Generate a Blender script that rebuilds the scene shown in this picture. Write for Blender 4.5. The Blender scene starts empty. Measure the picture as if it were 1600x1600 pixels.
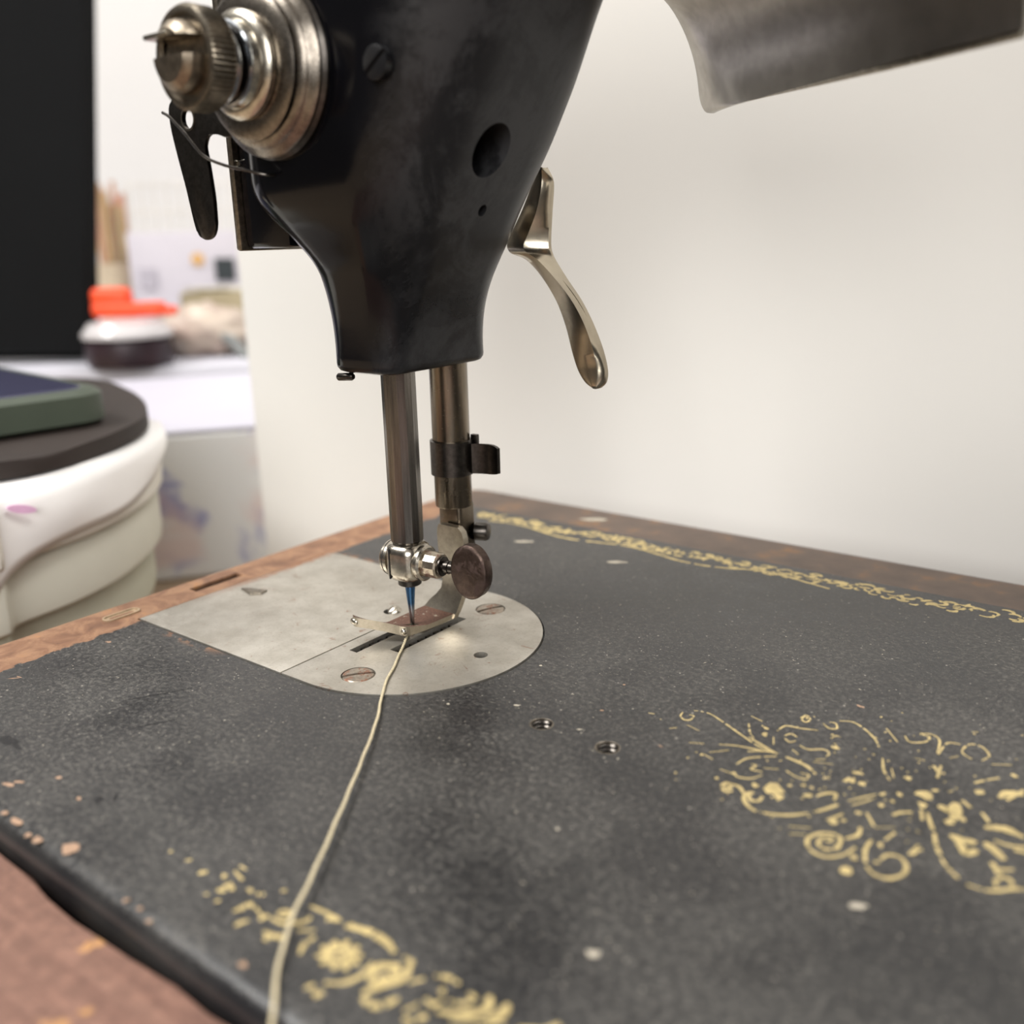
import bpy, bmesh, math, random
from mathutils import Vector, Matrix
PI = math.pi
rnd = random.Random(7)
sc = bpy.context.scene
COL = sc.collection
MM = 0.001                                   # everything below is written in millimetres

# ------------------------------------------------------------------ camera, world, light, exposure
F_PX = 1493.776
YAW, PIT, ROL = [math.radians(a) for a in (38.01055, 16.0850, -1.49069)]
CAM = Vector((191.95, -46.03, 75.59))
FWD = Vector((-math.sin(YAW)*math.cos(PIT), math.cos(YAW)*math.cos(PIT), -math.sin(PIT)))
_r = Vector((math.cos(YAW), math.sin(YAW), 0)); _u = _r.cross(FWD)
RGT = _r*math.cos(ROL) + _u*math.sin(ROL)
UPV = -_r*math.sin(ROL) + _u*math.cos(ROL)
cd = bpy.data.cameras.new('camera'); cam = bpy.data.objects.new('camera', cd); COL.objects.link(cam)
cam.matrix_world = Matrix((( RGT.x, UPV.x, -FWD.x, CAM.x*MM), (RGT.y, UPV.y, -FWD.y, CAM.y*MM), (RGT.z, UPV.z, -FWD.z, CAM.z*MM), (0, 0, 0, 1)))
cd.sensor_width = 36; cd.lens = F_PX/1600*36; cd.clip_start = 0.005; cd.clip_end = 50
cd.dof.use_dof = True; cd.dof.focus_distance = 0.178; cd.dof.aperture_fstop = 12.0
sc.camera = cam
sc.view_settings.view_transform = 'Standard'; sc.view_settings.look = 'None'
sc.view_settings.gamma = 1; sc.view_settings.use_curve_mapping = False
sc.view_settings.exposure = 0.0
sc.cycles.caustics_reflective = False; sc.cycles.caustics_refractive = False
w = bpy.data.worlds.new('world'); sc.world = w; w.use_nodes = True
w.node_tree.nodes['Background'].inputs[0].default_value = (1, .98, .95, 1)
w.node_tree.nodes['Background'].inputs[1].default_value = 0.05

def room(u, wd, z):
    """room coordinates: u to the right of the view, wd along it, both level (mm)"""
    return Vector((CAM.x + u*math.cos(YAW) - wd*math.sin(YAW), CAM.y + u*math.sin(YAW) + wd*math.cos(YAW), z))
def area(name, pos, target, sx, sy, watt, col):
    l = bpy.data.lights.new(name, 'AREA'); l.shape = 'RECTANGLE'; l.size = sx*MM; l.size_y = sy*MM
    l.energy = watt; l.color = col
    o = bpy.data.objects.new(name, l); COL.objects.link(o); o.location = pos*MM
    o.rotation_euler = (target-pos).to_track_quat('-Z', 'Y').to_euler(); return o
area('ceiling_light', room(-1180, 0, 1520), room(-200, 100, 0), 700, 600, 40, (1, .985, .96))
area('ceiling_light', room(-300, 900, 1680), room(-300, 900, 0), 1200, 600, 5, (1, .99, .975))
area('ceiling_light', room(950, 0, 1680), room(900, 50, 0), 1200, 600, 36, (1, .985, .96))
area('fill_light', room(-50, -1450, 640), room(150, 200, 0), 1300, 900, 27, (1, .985, .965))  # added fill behind the camera to brighten the white board; unseen source

# ------------------------------------------------------------------ helpers
def at(px, py, dep):
    """point seen at photo position px,py at a given depth (used to measure the photo)"""
    return CAM + dep*(((px-800)/F_PX)*RGT - ((py-800)/F_PX)*UPV + FWD)
def on_z(px, py, z):
    d = at(px, py, 1) - CAM; return CAM + d*((z-CAM.z)/d.z)
def on_y(px, py, y):
    d = at(px, py, 1) - CAM; return CAM + d*((y-CAM.y)/d.y)

def link(name, bm, mat=None, parent=None, smooth=35, recalc=True):
    if recalc: bmesh.ops.recalc_face_normals(bm, faces=bm.faces)
    for v in bm.verts: v.co *= MM
    if smooth:
        for f in bm.faces: f.smooth = True
        a = math.radians(smooth)
        for e in bm.edges:
            if len(e.link_faces) == 2 and e.calc_face_angle(0) > a: e.smooth = False
    me = bpy.data.meshes.new(name); bm.to_mesh(me); bm.free()
    o = bpy.data.objects.new(name, me); COL.objects.link(o)
    if mat: me.materials.append(mat)
    if parent: adopt(o, parent)
    return o
def adopt(o, parent):
    o.parent = parent; o.matrix_parent_inverse = Matrix.Translation(-Vector(parent.location))
def empty(name, pos, label, cat, group=None):
    o = bpy.data.objects.new(name, None); COL.objects.link(o); o.location = Vector(pos)*MM; o.empty_display_size = .02
    return tag(o, label, cat, group)
def tag(o, label=None, cat=None, group=None, kind=None):
    if label: o['label'] = label
    if cat: o['category'] = cat
    if group: o['group'] = group
    if kind: o['kind'] = kind
    return o
def loft(bm, rings, cap0=True, cap1=True, closed=True):
    R = [[bm.verts.new(p) for p in r] for r in rings]; n = len(R[0])
    for a, b in zip(R, R[1:]):
        for i in range(n if closed else n-1):
            j = (i+1) % n; bm.faces.new((a[i], a[j], b[j], b[i]))
    if cap0: bm.faces.new(list(reversed(R[0])))
    if cap1: bm.faces.new(R[-1])
    return R
def frame(ax):
    ax = Vector(ax).normalized(); t = Vector((0, 0, 1)) if abs(ax.z) < .9 else Vector((0, 1, 0))
    e1 = t.cross(ax).normalized(); return ax, e1, ax.cross(e1)
def lathe(bm, prof, org, ax, n=48, knurl=None):
    """prof: list of (radius, height along ax)"""
    ax, e1, e2 = frame(ax); org = Vector(org); rings = []
    for k, (r, h) in enumerate(prof):
        ring = []
        for i in range(n):
            rr = r*(1 - (knurl[1] if knurl and k in knurl[0] and i % 2 else 0)); a = 2*PI*i/n
            ring.append(org + ax*h + e1*rr*math.cos(a) + e2*rr*math.sin(a))
        rings.append(ring)
    loft(bm, rings)
def box(bm, lo, hi, bev=0, seg=2, M=None):
    g = bmesh.ops.create_cube(bm, size=1); vs = g['verts']
    lo = Vector(lo); hi = Vector(hi)
    for v in vs: v.co = Vector(((lo[i]+hi[i])/2 + v.co[i]*(hi[i]-lo[i]) for i in range(3)))
    if bev:
        es = list({e for v in vs for e in v.link_edges})
        r = bmesh.ops.bevel(bm, geom=es, offset=bev, segments=seg, profile=.5, affect='EDGES'); vs = list({v for v in r['verts']} | {v for v in vs if v.is_valid})
    if M is not None:
        for v in vs: v.co = M @ v.co
    return vs
def prism(bm, poly, axis, d0, d1, bev=0):
    """poly of 2D points extruded along axis 0/1/2 between d0 and d1"""
    def P(p, d):
        c = list(p); c.insert(axis, d); return Vector(c)
    a = [bm.verts.new(P(p, d0)) for p in poly]; b = [bm.verts.new(P(p, d1)) for p in poly]
    n = len(poly); f0 = bm.faces.new(a); f1 = bm.faces.new(list(reversed(b)))
    for i in range(n): bm.faces.new((a[(i+1) % n], a[i], b[i], b[(i+1) % n]))
    if bev:
        es = list(set(f0.edges) | set(f1.edges))
        bmesh.ops.bevel(bm, geom=es, offset=bev, segments=2, profile=.5, affect='EDGES')
def spline(pts, n=8, closed=False):
    P = [Vector(p) for p in pts]; out = []
    N = len(P)
    for i in range(N if closed else N-1):
        g = (lambda k: P[k % N]) if closed else (lambda k: P[min(max(k, 0), N-1)])
        p0, p1, p2, p3 = g(i-1), g(i), g(i+1), g(i+2)
        for k in range(n):
            t = k/n
            out.append(.5*((2*p1) + (p2-p0)*t + (2*p0-5*p1+4*p2-p3)*t*t + (3*p1-p0-3*p2+p3)*t**3))
    if not closed: out.append(P[-1])
    return out
def tube(bm, pts, r, n=8, cap=True):
    P = [Vector(p) for p in pts]; rings = []; e1 = None
    for i, p in enumerate(P):
        t = (P[min(i+1, len(P)-1)] - P[max(i-1, 0)]).normalized()
        if e1 is None: e1 = t.orthogonal().normalized()
        e1 = (e1 - t*e1.dot(t)).normalized(); e2 = t.cross(e1)
        rr = r[i] if isinstance(r, (list, tuple)) else r
        rings.append([p + e1*rr*math.cos(2*PI*k/n) + e2*rr*math.sin(2*PI*k/n) for k in range(n)])
    loft(bm, rings, cap, cap)
def rrect(x0, x1, y0, y1, r, n=10):
    out = []
    for cx, cy, a in ((x1-r, y0+r, -90), (x1-r, y1-r, 0), (x0+r, y1-r, 90), (x0+r, y0+r, 180)):
        for k in range(n+1):
            t = math.radians(a + 90*k/n); out.append((cx + r*math.cos(t), cy + r*math.sin(t)))
    return out
def cut(o, cutters):
    """boolean difference, baked into the mesh"""
    for c in cutters:
        m = o.modifiers.new('cut', 'BOOLEAN'); m.object = c; m.operation = 'DIFFERENCE'; m.solver = 'EXACT'
    dg = bpy.context.evaluated_depsgraph_get(); me = bpy.data.meshes.new_from_object(o.evaluated_get(dg))
    o.modifiers.clear(); old = o.data; o.data = me; me.name = old.name; bpy.data.meshes.remove(old)
    bm = bmesh.new(); bm.from_mesh(me)
    for f in bm.faces: f.smooth = True
    for e in bm.edges: e.smooth = not (len(e.link_faces) == 2 and e.calc_face_angle(0) > math.radians(30))
    bm.to_mesh(me); bm.free()
    for c in cutters: bpy.data.objects.remove(c)
def cyl_cutter(p, ax, r, h, n=32):
    bm = bmesh.new(); lathe(bm, [(r, 0), (r, h)], p, ax, n); return link('cutter', bm, smooth=0)
def box_cutter(lo, hi):
    bm = bmesh.new(); box(bm, lo, hi); return link('cutter', bm, smooth=0)

# ------------------------------------------------------------------ materials
class NT:
    def __init__(s, name):
        s.m = bpy.data.materials.new(name); s.m.use_nodes = True; s.t = s.m.node_tree; s.b = s.t.nodes['Principled BSDF']
        s.co = s.t.nodes.new('ShaderNodeTexCoord'); s.mp = s.t.nodes.new('ShaderNodeMapping'); s.mp.inputs['Scale'].default_value = (1000, 1000, 1000)
        s.t.links.new(s.co.outputs['Object'], s.mp.inputs[0])
    def L(s, a, b): s.t.links.new(a, b)
    def stretch(s, sx, sy, sz, rz=0):
        m = s.t.nodes.new('ShaderNodeMapping'); m.inputs['Scale'].default_value = (sx, sy, sz); m.inputs['Rotation'].default_value = (0, 0, rz); s.L(s.mp.outputs[0], m.inputs[0]); return m.outputs[0]
    def noise(s, scale, detail=4, rough=.6, vec=None, dist=0):
        n = s.t.nodes.new('ShaderNodeTexNoise'); n.inputs['Scale'].default_value = scale; n.inputs['Detail'].default_value = detail
        n.inputs['Roughness'].default_value = rough; n.inputs['Distortion'].default_value = dist; s.L(vec or s.mp.outputs[0], n.inputs['Vector']); return n.outputs[0]
    def ramp(s, fac, stops, interp='LINEAR'):
        r = s.t.nodes.new('ShaderNodeValToRGB'); r.color_ramp.interpolation = interp; e = r.color_ramp.elements
        while len(e) < len(stops): e.new(.5)
        for q, (p, c) in zip(e, stops): q.position = p; q.color = (c, c, c, 1) if isinstance(c, (int, float)) else (*c, 1)
        s.L(fac, r.inputs[0]); return r.outputs[0]
    def mix(s, fac, a, b, mode='MIX'):
        m = s.t.nodes.new('ShaderNodeMix'); m.data_type = 'RGBA'; m.blend_type = mode
        for sock, v in ((m.inputs[0], fac), (m.inputs[6], a), (m.inputs[7], b)):
            if isinstance(v, (int, float)): sock.default_value = v if sock is m.inputs[0] else (v, v, v, 1)
            elif isinstance(v, tuple): sock.default_value = (*v, 1)
            else: s.L(v, sock)
        return m.outputs[2]
    def math(s, op, a, b=None, c=None):
        m = s.t.nodes.new('ShaderNodeMath'); m.operation = op
        for i, v in enumerate((a, b, c)):
            if v is None: continue
            if isinstance(v, (int, float)): m.inputs[i].default_value = v
            else: s.L(v, m.inputs[i])
        return m.outputs[0]
    def xyz(s):
        n = s.t.nodes.new('ShaderNodeSeparateXYZ'); s.L(s.mp.outputs[0], n.inputs[0]); return n.outputs
    def step(s, v, lo, hi):
        m = s.t.nodes.new('ShaderNodeMapRange'); m.interpolation_type = 'SMOOTHSTEP'; m.inputs['From Min'].default_value = lo; m.inputs['From Max'].default_value = hi
        s.L(v, m.inputs['Value']); return m.outputs[0]
    def set(s, **k):
        for n, v in k.items():
            i = s.b.inputs[n.replace('_', ' ')]
            if isinstance(v, (int, float)): i.default_value = v
            elif isinstance(v, tuple): i.default_value = (*v, 1)
            else: s.L(v, i)
        return s
    def bump(s, h, strength=.3, dist=.1):
        b = s.t.nodes.new('ShaderNodeBump'); b.inputs['Strength'].default_value = strength; b.inputs['Distance'].default_value = dist*MM
        s.L(h, b.inputs['Height']); s.L(b.outputs[0], s.b.inputs['Normal']); return s
def S(r, g, b):
    f = lambda c: ((c/255+.055)/1.055)**2.4 if c > 10 else c/255/12.92
    return (f(r), f(g), f(b))
def plain(name, col, rough=.5, metal=0, var=.12, scale=.2, spec=.5):
    n = NT(name); f = n.noise(scale, 5)
    d = tuple(c*(1-var) for c in col); l = tuple(min(1, c*(1+var)) for c in col)
    n.set(Base_Color=n.ramp(f, [(.3, d), (.7, l)]), Roughness=rough, Metallic=metal, Specular_IOR_Level=spec); return n.m

def mat_bed():
    n = NT('bed_paint'); x, y, z = n.xyz()
    cloud = n.noise(.055, 4, .55); fine = n.noise(2.6, 3, .7); fine2 = n.noise(1.1, 5, .75)
    fib = n.noise(1.6, 3, .7, n.stretch(.5, 1.6, 1, .5), .6)
    base = n.mix(n.step(cloud, .38, .66), (.0130, .0130, .0140), (.030, .029, .028))
    d = n.math('MULTIPLY', n.step(fine2, .44, .70), n.step(cloud, .12, .60))
    up = n.step(z, -1.3, -.1); d = n.math('MULTIPLY', d, up)
    base = n.mix(n.math('MULTIPLY', d, .58), base, (.17, .158, .14))
    vo = n.t.nodes.new('ShaderNodeTexVoronoi'); vo.inputs['Scale'].default_value = 1.15; vo.inputs['Randomness'].default_value = 1; n.L(n.mp.outputs[0], vo.inputs['Vector'])
    vs = n.t.nodes.new('ShaderNodeSeparateColor'); n.L(vo.outputs['Color'], vs.inputs[0])
    speck = n.math('SUBTRACT', 1.0, n.step(n.math('SUBTRACT', vo.outputs['Distance'], n.math('MULTIPLY', n.math('POWER', vs.outputs[0], 3.0), .24)), -.03, .03))
    speck = n.math('MULTIPLY', n.math('MULTIPLY', speck, n.step(vs.outputs[1], .35, .8)), up)
    d2 = n.math('MULTIPLY', n.step(fine, .60, .74), n.math('MULTIPLY', up, n.step(n.noise(.4, 3), .36, .60)))
    base = n.mix(n.math('MULTIPLY', d2, .8), base, (.34, .31, .26))
    base = n.mix(n.math('MULTIPLY', n.math('MULTIPLY', n.step(fib, .61, .70), .45), up), base, (.26, .24, .2))
    base = n.mix(n.math('MULTIPLY', speck, .8), base, (.30, .275, .235))
    # worn rim: bare rusty metal along the left edge (ragged) and the back edge (straight)
    rag = n.math('SUBTRACT', n.noise(.28, 5, .62), .5)
    xl = n.math('MULTIPLY_ADD', rag, 5.0, x)
    wear_left = n.math('SUBTRACT', 1.0, n.step(xl, 14.9, 15.4))
    wear_back = n.step(n.math('MULTIPLY_ADD', n.math('SUBTRACT', n.noise(1.5, 3), .5), .8, y), 159.2, 159.7)
    near_edge = n.math('SUBTRACT', 1.0, n.step(n.math('ABSOLUTE', n.math('SUBTRACT', y, 80)), 26.4, 29.5))
    slide_wear = n.math('MULTIPLY', n.math('MULTIPLY', near_edge, n.step(n.noise(.22, 4, .65), .50, .53)), n.math('SUBTRACT', 1.0, n.step(x, 36, 46)))
    wear = n.math('MAXIMUM', n.math('MAXIMUM', wear_left, wear_back), slide_wear)
    wear = n.math('MULTIPLY', wear, n.math('MAXIMUM', n.step(z, -1.0, -.4), n.math('SUBTRACT', 1.0, n.step(x, 3, 4))))
    rust = n.ramp(n.noise(.16, 6, .68, None, .8), [(.25, S(92, 62, 45)), (.45, S(126, 90, 66)), (.58, S(148, 112, 84)), (.75, S(172, 116, 62))])
    dull = n.ramp(n.noise(.09, 5, .6), [(.3, S(78, 66, 58)), (.55, S(96, 80, 69)), (.72, S(132, 96, 60))])
    rust = n.mix(wear_back, rust, dull)
    n.set(Base_Color=n.mix(wear, base, rust))
    r = n.mix(up, .2, n.mix(n.step(cloud, .3, .7), .30, .46)); r = n.mix(n.math('MULTIPLY', d, .8), r, .8); r = n.mix(wear, r, .55)
    n.set(Roughness=r, Specular_IOR_Level=.5)
    n.bump(n.math('ADD', n.math('MULTIPLY', fine2, .6), n.math('MULTIPLY', wear, -1.2)), .35, .10)
    return n.m
def mat_black(name='black_japan'):
    n = NT(name); x, y, z = n.xyz()
    haze = n.noise(.07, 6, .7, None, 1.0); sc1 = n.noise(.5, 5, .75)
    side = n.step(n.math('MULTIPLY_ADD', z, -.30, x), 50, 63)
    worn = n.math('MULTIPLY', n.math('MULTIPLY_ADD', n.step(n.math('MULTIPLY_ADD', sc1, .35, haze), .56, .78), .6, .3), side)
    n.set(Base_Color=n.mix(worn, (.0025, .0025, .0035), (.045, .045, .047)))
    n.set(Roughness=n.mix(worn, n.mix(side, .14, .30), .46), Specular_IOR_Level=.25)
    n.bump(n.noise(.35, 5, .7), .05, .2)
    return n.m
def mat_metal(name, col, rough, rustamt=0.0, rustcol=S(120, 70, 45), scale=.8, dark=.6, brushed=None, rlo=.5):
    n = NT(name)
    f = n.noise(scale, 6, .7, n.stretch(*brushed) if brushed else None); g = n.noise(scale*6, 4, .75)
    c = n.mix(n.step(f, .3, .7), tuple(q*dark for q in col), col)
    c = n.mix(n.math('MULTIPLY', n.step(g, .6, .8), .25), c, tuple(q*.45 for q in col))
    if rustamt:
        m = n.math('MULTIPLY', n.step(n.noise(scale*.45, 7, .72, None, .5), .5 - .25*(rustamt-.5), .62 - .25*(rustamt-.5)), min(1, rustamt*1.6))
        c = n.mix(m, c, rustcol); n.set(Metallic=n.math('SUBTRACT', 1.0, n.math('MULTIPLY', m, .8)))
        n.set(Roughness=n.mix(m, n.mix(g, rough*.8, rough*1.25), .75))
    else:
        n.set(Metallic=1.0, Roughness=n.mix(g, rough*.75, rough*1.25))
    n.set(Base_Color=c); n.bump(g, .12, .08); return n.m
def mat_plate(name):
    n = NT(name); x, y, z = n.xyz()
    f = n.noise(.12, 5, .6); g = n.noise(1.8, 4, .75); h = n.noise(5, 2, .7)
    c = n.mix(n.step(f, .3, .7), (.44, .41, .355), (.58, .55, .49))
    c = n.mix(n.math('MULTIPLY', n.step(g, .55, .78), .45), c, (.24, .215, .18))
    c = n.mix(n.math('MULTIPLY', n.step(h, .66, .74), .6), c, (.75, .72, .66))
    c = n.mix(n.math('MULTIPLY', n.step(n.noise(.35, 6, .7, None, 1.), .60, .68), .6), c, S(142, 98, 72))
    edge = n.math('MULTIPLY', n.math('SUBTRACT', 1.0, n.step(n.math('MULTIPLY_ADD', n.noise(.5, 4), 6.0, x), 17.5, 20.0)), n.step(y, 60, 100))
    c = n.mix(n.math('MULTIPLY', edge, .85), c, S(170, 108, 60))
    n.set(Base_Color=c, Metallic=.85, Roughness=n.mix(n.step(g, .4, .8), .40, .6)); n.bump(g, .10, .08); return n.m
def mat_wood(name, a, b, c, sx=.02, sy=.35):
    n = NT(name); g = n.noise(1.0, 6, .65, n.stretch(sx, sy, sy), 1.2); p = n.noise(.06, 5, .6); q = n.noise(1.4, 4, .7)
    col = n.ramp(g, [(.3, a), (.7, b)]); col = n.mix(n.step(p, .655, .70), col, c)
    col = n.mix(n.math('MULTIPLY', n.step(q, .55, .75), .35), col, tuple(v*1.5 for v in b))
    col = n.mix(n.math('MULTIPLY', n.step(n.noise(.5, 6, .7), .35, .65), .5), col, tuple(v*.55 for v in a))
    n.set(Base_Color=col, Roughness=.55); n.bump(g, .25, .4); return n.m
def shade_mat():
    n = NT('satin_shade'); f = n.noise(.3, 5, .7); c = n.mix(n.step(f, .35, .65), (.40, .375, .335), (.50, .47, .42))
    n.set(Base_Color=c, Metallic=.92, Roughness=.27); return n.m
M = {}
M['bed'] = mat_bed(); M['black'] = mat_black(); M['plate'] = mat_plate('worn_nickel_plate')
M['gold'] = plain('gold_print', S(188, 168, 116), .5, .1, .30, .5)
M['chip'] = plain('bare_chip', S(160, 130, 106), .7, 0, .12, .8)
M['dust'] = plain('lint', S(168, 160, 144), .9, 0, .2, .5)
M['mark'] = plain('scuff', (.004, .004, .005), .35)
M['nickel'] = mat_metal('nickel', (.62, .57, .48), .24, .12)
M['nickel_dull'] = mat_metal('dull_nickel', (.33, .29, .235), .34, .10, dark=.5)
M['steel'] = mat_metal('bar_steel', (.27, .25, .225), .22, 0, brushed=(1, 1, .05), dark=.45)
M['steel_brown'] = mat_metal('stained_steel', (.27, .225, .17), .25, .22, S(62, 42, 28), .25, .5, (1, 1, .12))
M['dark_metal'] = mat_metal('blackened_steel', (.10, .09, .08), .3)
M['screw'] = mat_metal('rusty_screw', (.46, .40, .33), .45, .55, S(138, 88, 62), 1.2)
M['rusty'] = mat_metal('rusty_foot', (.45, .38, .30), .42, 1.25, S(98, 68, 54), .7)
M['thumb'] = mat_metal('brown_thumbscrew', (.12, .085, .07), .42, .5, S(62, 42, 36), 1.0)
M['hole'] = plain('hole_dark', (.012, .010, .009), .7)
M['thread'] = plain('cotton', S(205, 192, 160), .9, 0, .12, 1.2)
M['wood'] = mat_wood('base_wood', S(104, 72, 60), S(142, 106, 90), S(194, 144, 90))
M['table'] = mat_wood('table_wood', S(150, 128, 104), S(178, 158, 132), S(170, 150, 124))
n = NT('needle_steel'); x, y, z = n.xyz()
n.set(Base_Color=n.ramp(n.math('MULTIPLY', z, 1/12), [(.0, (.40, .38, .36)), (.42, (.36, .36, .38)), (.56, (.045, .105, .20)), (.84, (.04, .10, .21)), (.90, (.30, .10, .10)), (.95, (.42, .28, .20))]), Metallic=1.0, Roughness=.22); M['needle'] = n.m

# ------------------------------------------------------------------ the room
def structure(name, bm, mat): return tag(link(name, bm, mat, smooth=0), kind='structure')
RM = Matrix.Translation(Vector((CAM.x, CAM.y, 0))) @ Matrix.Rotation(YAW, 4, 'Z')
def rbox(name, lo, hi, mat, bev=0):
    bm = bmesh.new(); box(bm, lo, hi, bev, 2, RM); return bm if name is None else structure(name, bm, mat)
white = plain('white_wall', S(222, 219, 215), .9, 0, .02, .004)
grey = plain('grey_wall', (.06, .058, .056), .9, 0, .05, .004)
rbox('wall_back', (-1500, 1500, -820), (1700, 1560, 1750), white)
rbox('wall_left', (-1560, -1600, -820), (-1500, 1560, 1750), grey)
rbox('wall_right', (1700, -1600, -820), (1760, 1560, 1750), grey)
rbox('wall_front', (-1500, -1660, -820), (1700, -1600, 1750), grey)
rbox('floor', (-1560, -1660, -880), (1760, 1560, -820), plain('floor_vinyl', S(150, 146, 140), .6, 0, .08, .01))
rbox('ceiling', (-1560, -1660, 1700), (1760, 1560, 1760), white)
bm = bmesh.new()
for k in range(12): box(bm, (-1495 + k*266, 1485, -820), (-1495 + k*266 + 258, 1500, -740), 3, 1, RM)
structure('baseboard_back', bm, white)

# work table under the machine
t = empty('work_table', room(50, 60, -820), 'plain wooden work table carrying the sewing machine and the paper stack', 'table')
for k in range(5):
    link('plank', rbox(None, (-700, -420 + k*209, -95), (800, -420 + k*209 + 207, -70), None, 2), M['table'], t)
for sx in (-660, 720):
    for sy in (-380, 560):
        link('leg', rbox(None, (sx, sy, -820), (sx+50, sy+50, -95), None, 3), M['table'], t)
# bench behind it
bch = empty('white_bench', room(0, 1050, -820), 'white workbench along the far wall, crowded with blurred supplies', 'bench')
wl = plain('white_laminate', S(186, 185, 193), .5, 0, .03, .01)
link('bench_top', rbox(None, (-1300, 640, -32), (900, 1480, -2), None, 4), wl, bch)
for sx in (-1280, 840):
    link('bench_leg', rbox(None, (sx, 660, -820), (sx+40, 1470, -32), None, 3), wl, bch)

# white board right behind the machine
bm = bmesh.new(); box(bm, (-143, 205, -70), (560, 210, 300), .8)
bd = tag(link('white_board', bm, plain('board_white', S(228, 225, 219), .75, 0, .015, .01), smooth=0), 'large white backing board standing upright right behind the sewing machine', 'board')

# ------------------------------------------------------------------ wooden base of the machine
wb = empty('wooden_base', (180, 70, -70), 'brown wooden machine base whose front rail shows at the bottom left corner', 'machine base')
def rail(name, lo, hi, bev=1.2):
    b = bmesh.new(); box(b, lo, hi, bev); return link(name, b, M['wood'], wb)
bm = bmesh.new(); pts = []
for k in range(61):                                   # inner edge of the front rail, slightly uneven
    xx = -14 + k*6.4; pts.append((xx, -0.7 - rnd.random()*.5 - (1.1 if 14 < k < 18 else 0)))
prism(bm, pts + [(370, -95), (-14, -95)], 2, -18, -3.3, .5)
link('front_rail', bm, M['wood'], wb)
rail('left_rail', (-10, -0.4, -18), (-.8, 186, -10)); rail('right_rail', (369, -0.4, -18), (378, 186, -10)); rail('back_rail', (-.8, 178.8, -18), (369, 186, -10))
rail('front_panel', (-12, -90, -70), (368, -78, -18)); rail('back_panel', (-8, 174, -70), (376, 184, -18)); rail('left_panel', (-8, -78, -70), (2, 174, -18)); rail('right_panel', (366, -78, -70), (376, 174, -18))

# ------------------------------------------------------------------ the sewing machine
sm = empty('sewing_machine', (180, 89, -18), 'antique black sewing machine with worn gold decorated bed and nickel fittings', 'sewing machine')
# bed
bm = bmesh.new(); rings = []
for z, ins in ((-17, 1.2), (-6, 1.2), (-5.9, 0), (-3.2, .0), (-2.2, .25), (-1.3, .75), (-.6, 1.45), (-.15, 2.4), (0, 3.6)):
    rings.append([(p[0], p[1], z) for p in rrect(ins, 368-ins, ins, 178-ins, max(9-ins, 2), 8)])
loft(bm, rings); bed = link('bed', bm, M['bed'], sm)
def stadium(g, z0, z1):
    """outline of needle plate plus slide plate grown by g"""
    P = [(13.8-g, 53.4-g)]
    for k in range(41):
        a = math.radians(-90 + 180*k/40); P.append((66.7 + (26.6+g)*math.cos(a), 80 + (26.6+g)*math.sin(a)))
    P.append((13.8-g, 106.6+g)); b = bmesh.new(); prism(b, P, 2, z0, z1); return b
cs = [link('cutter', stadium(.35, -1.3, 1), smooth=0), box_cutter((62, 66, -9), (73, 94, 1)), box_cutter((6.9, 70.2, -5), (9.6, 83.2, 1))]
for hx, hy, r in ((109.7, 65.5, 1.75), (122.3, 65.3, 1.75)): cs.append(cyl_cutter((hx, hy, -9), (0, 0, 1), r, 12))
cs.append(cyl_cutter((85.1, 80, -6), (0, 0, 1), 1.3, 7))
cut(bed, cs)
# threads inside the two guide holes, and their bright rims
for hx, hy in ((109.7, 65.5), (122.3, 65.3)):
    bm = bmesh.new(); rr = 1.74
    for k in range(9):
        z = -.55 - k*.75
        lathe(bm, [(rr, z+.3), (rr-.32, z), (rr, z-.3)], (hx, hy, 0), (0, 0, 1), 28)
    for f in list(bm.faces):
        if len(f.verts) > 4: bm.faces.remove(f)
    link('screw_thread', bm, M['dark_metal'], bed)
    bm = bmesh.new(); lathe(bm, [(1.7, -.4), (1.7, .0), (1.78, .05), (1.9, .03), (2.0, .0), (2.0, -.4)], (hx, hy, 0), (0, 0, 1), 36)
    for f in list(bm.faces):
        if len(f.verts) > 4: bm.faces.remove(f)
    link('hole_rim', bm, M['nickel_dull'], bed)
# oblong slotted spring stop in the worn left rim
bm = bmesh.new()
def oblong(cx, cy, a, b_, n=14):
    return [(cx + b_*math.cos(t), cy + a + b_*math.sin(t)) for t in [PI*k/n for k in range(n+1)]] + [(cx + b_*math.cos(t), cy - a + b_*math.sin(t)) for t in [PI + PI*k/n for k in range(n+1)]]
o1 = oblong(8.6, 52.4, 2.6, 1.55); o2 = oblong(8.6, 52.4, 2.6, 1.15); o3 = oblong(8.6, 52.4, 2.3, .5)
loft(bm, [[(*p, -.2) for p in o1], [(*p, .32) for p in o1], [(*p, .32) for p in o2], [(*p, .05) for p in o2], [(*p, .05) for p in o3], [(*p, -.15) for p in o3]])
link('spring_stop', bm, plain('rim_brass', S(182, 160, 132), .5, .5, .2, 1), bed)
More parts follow.
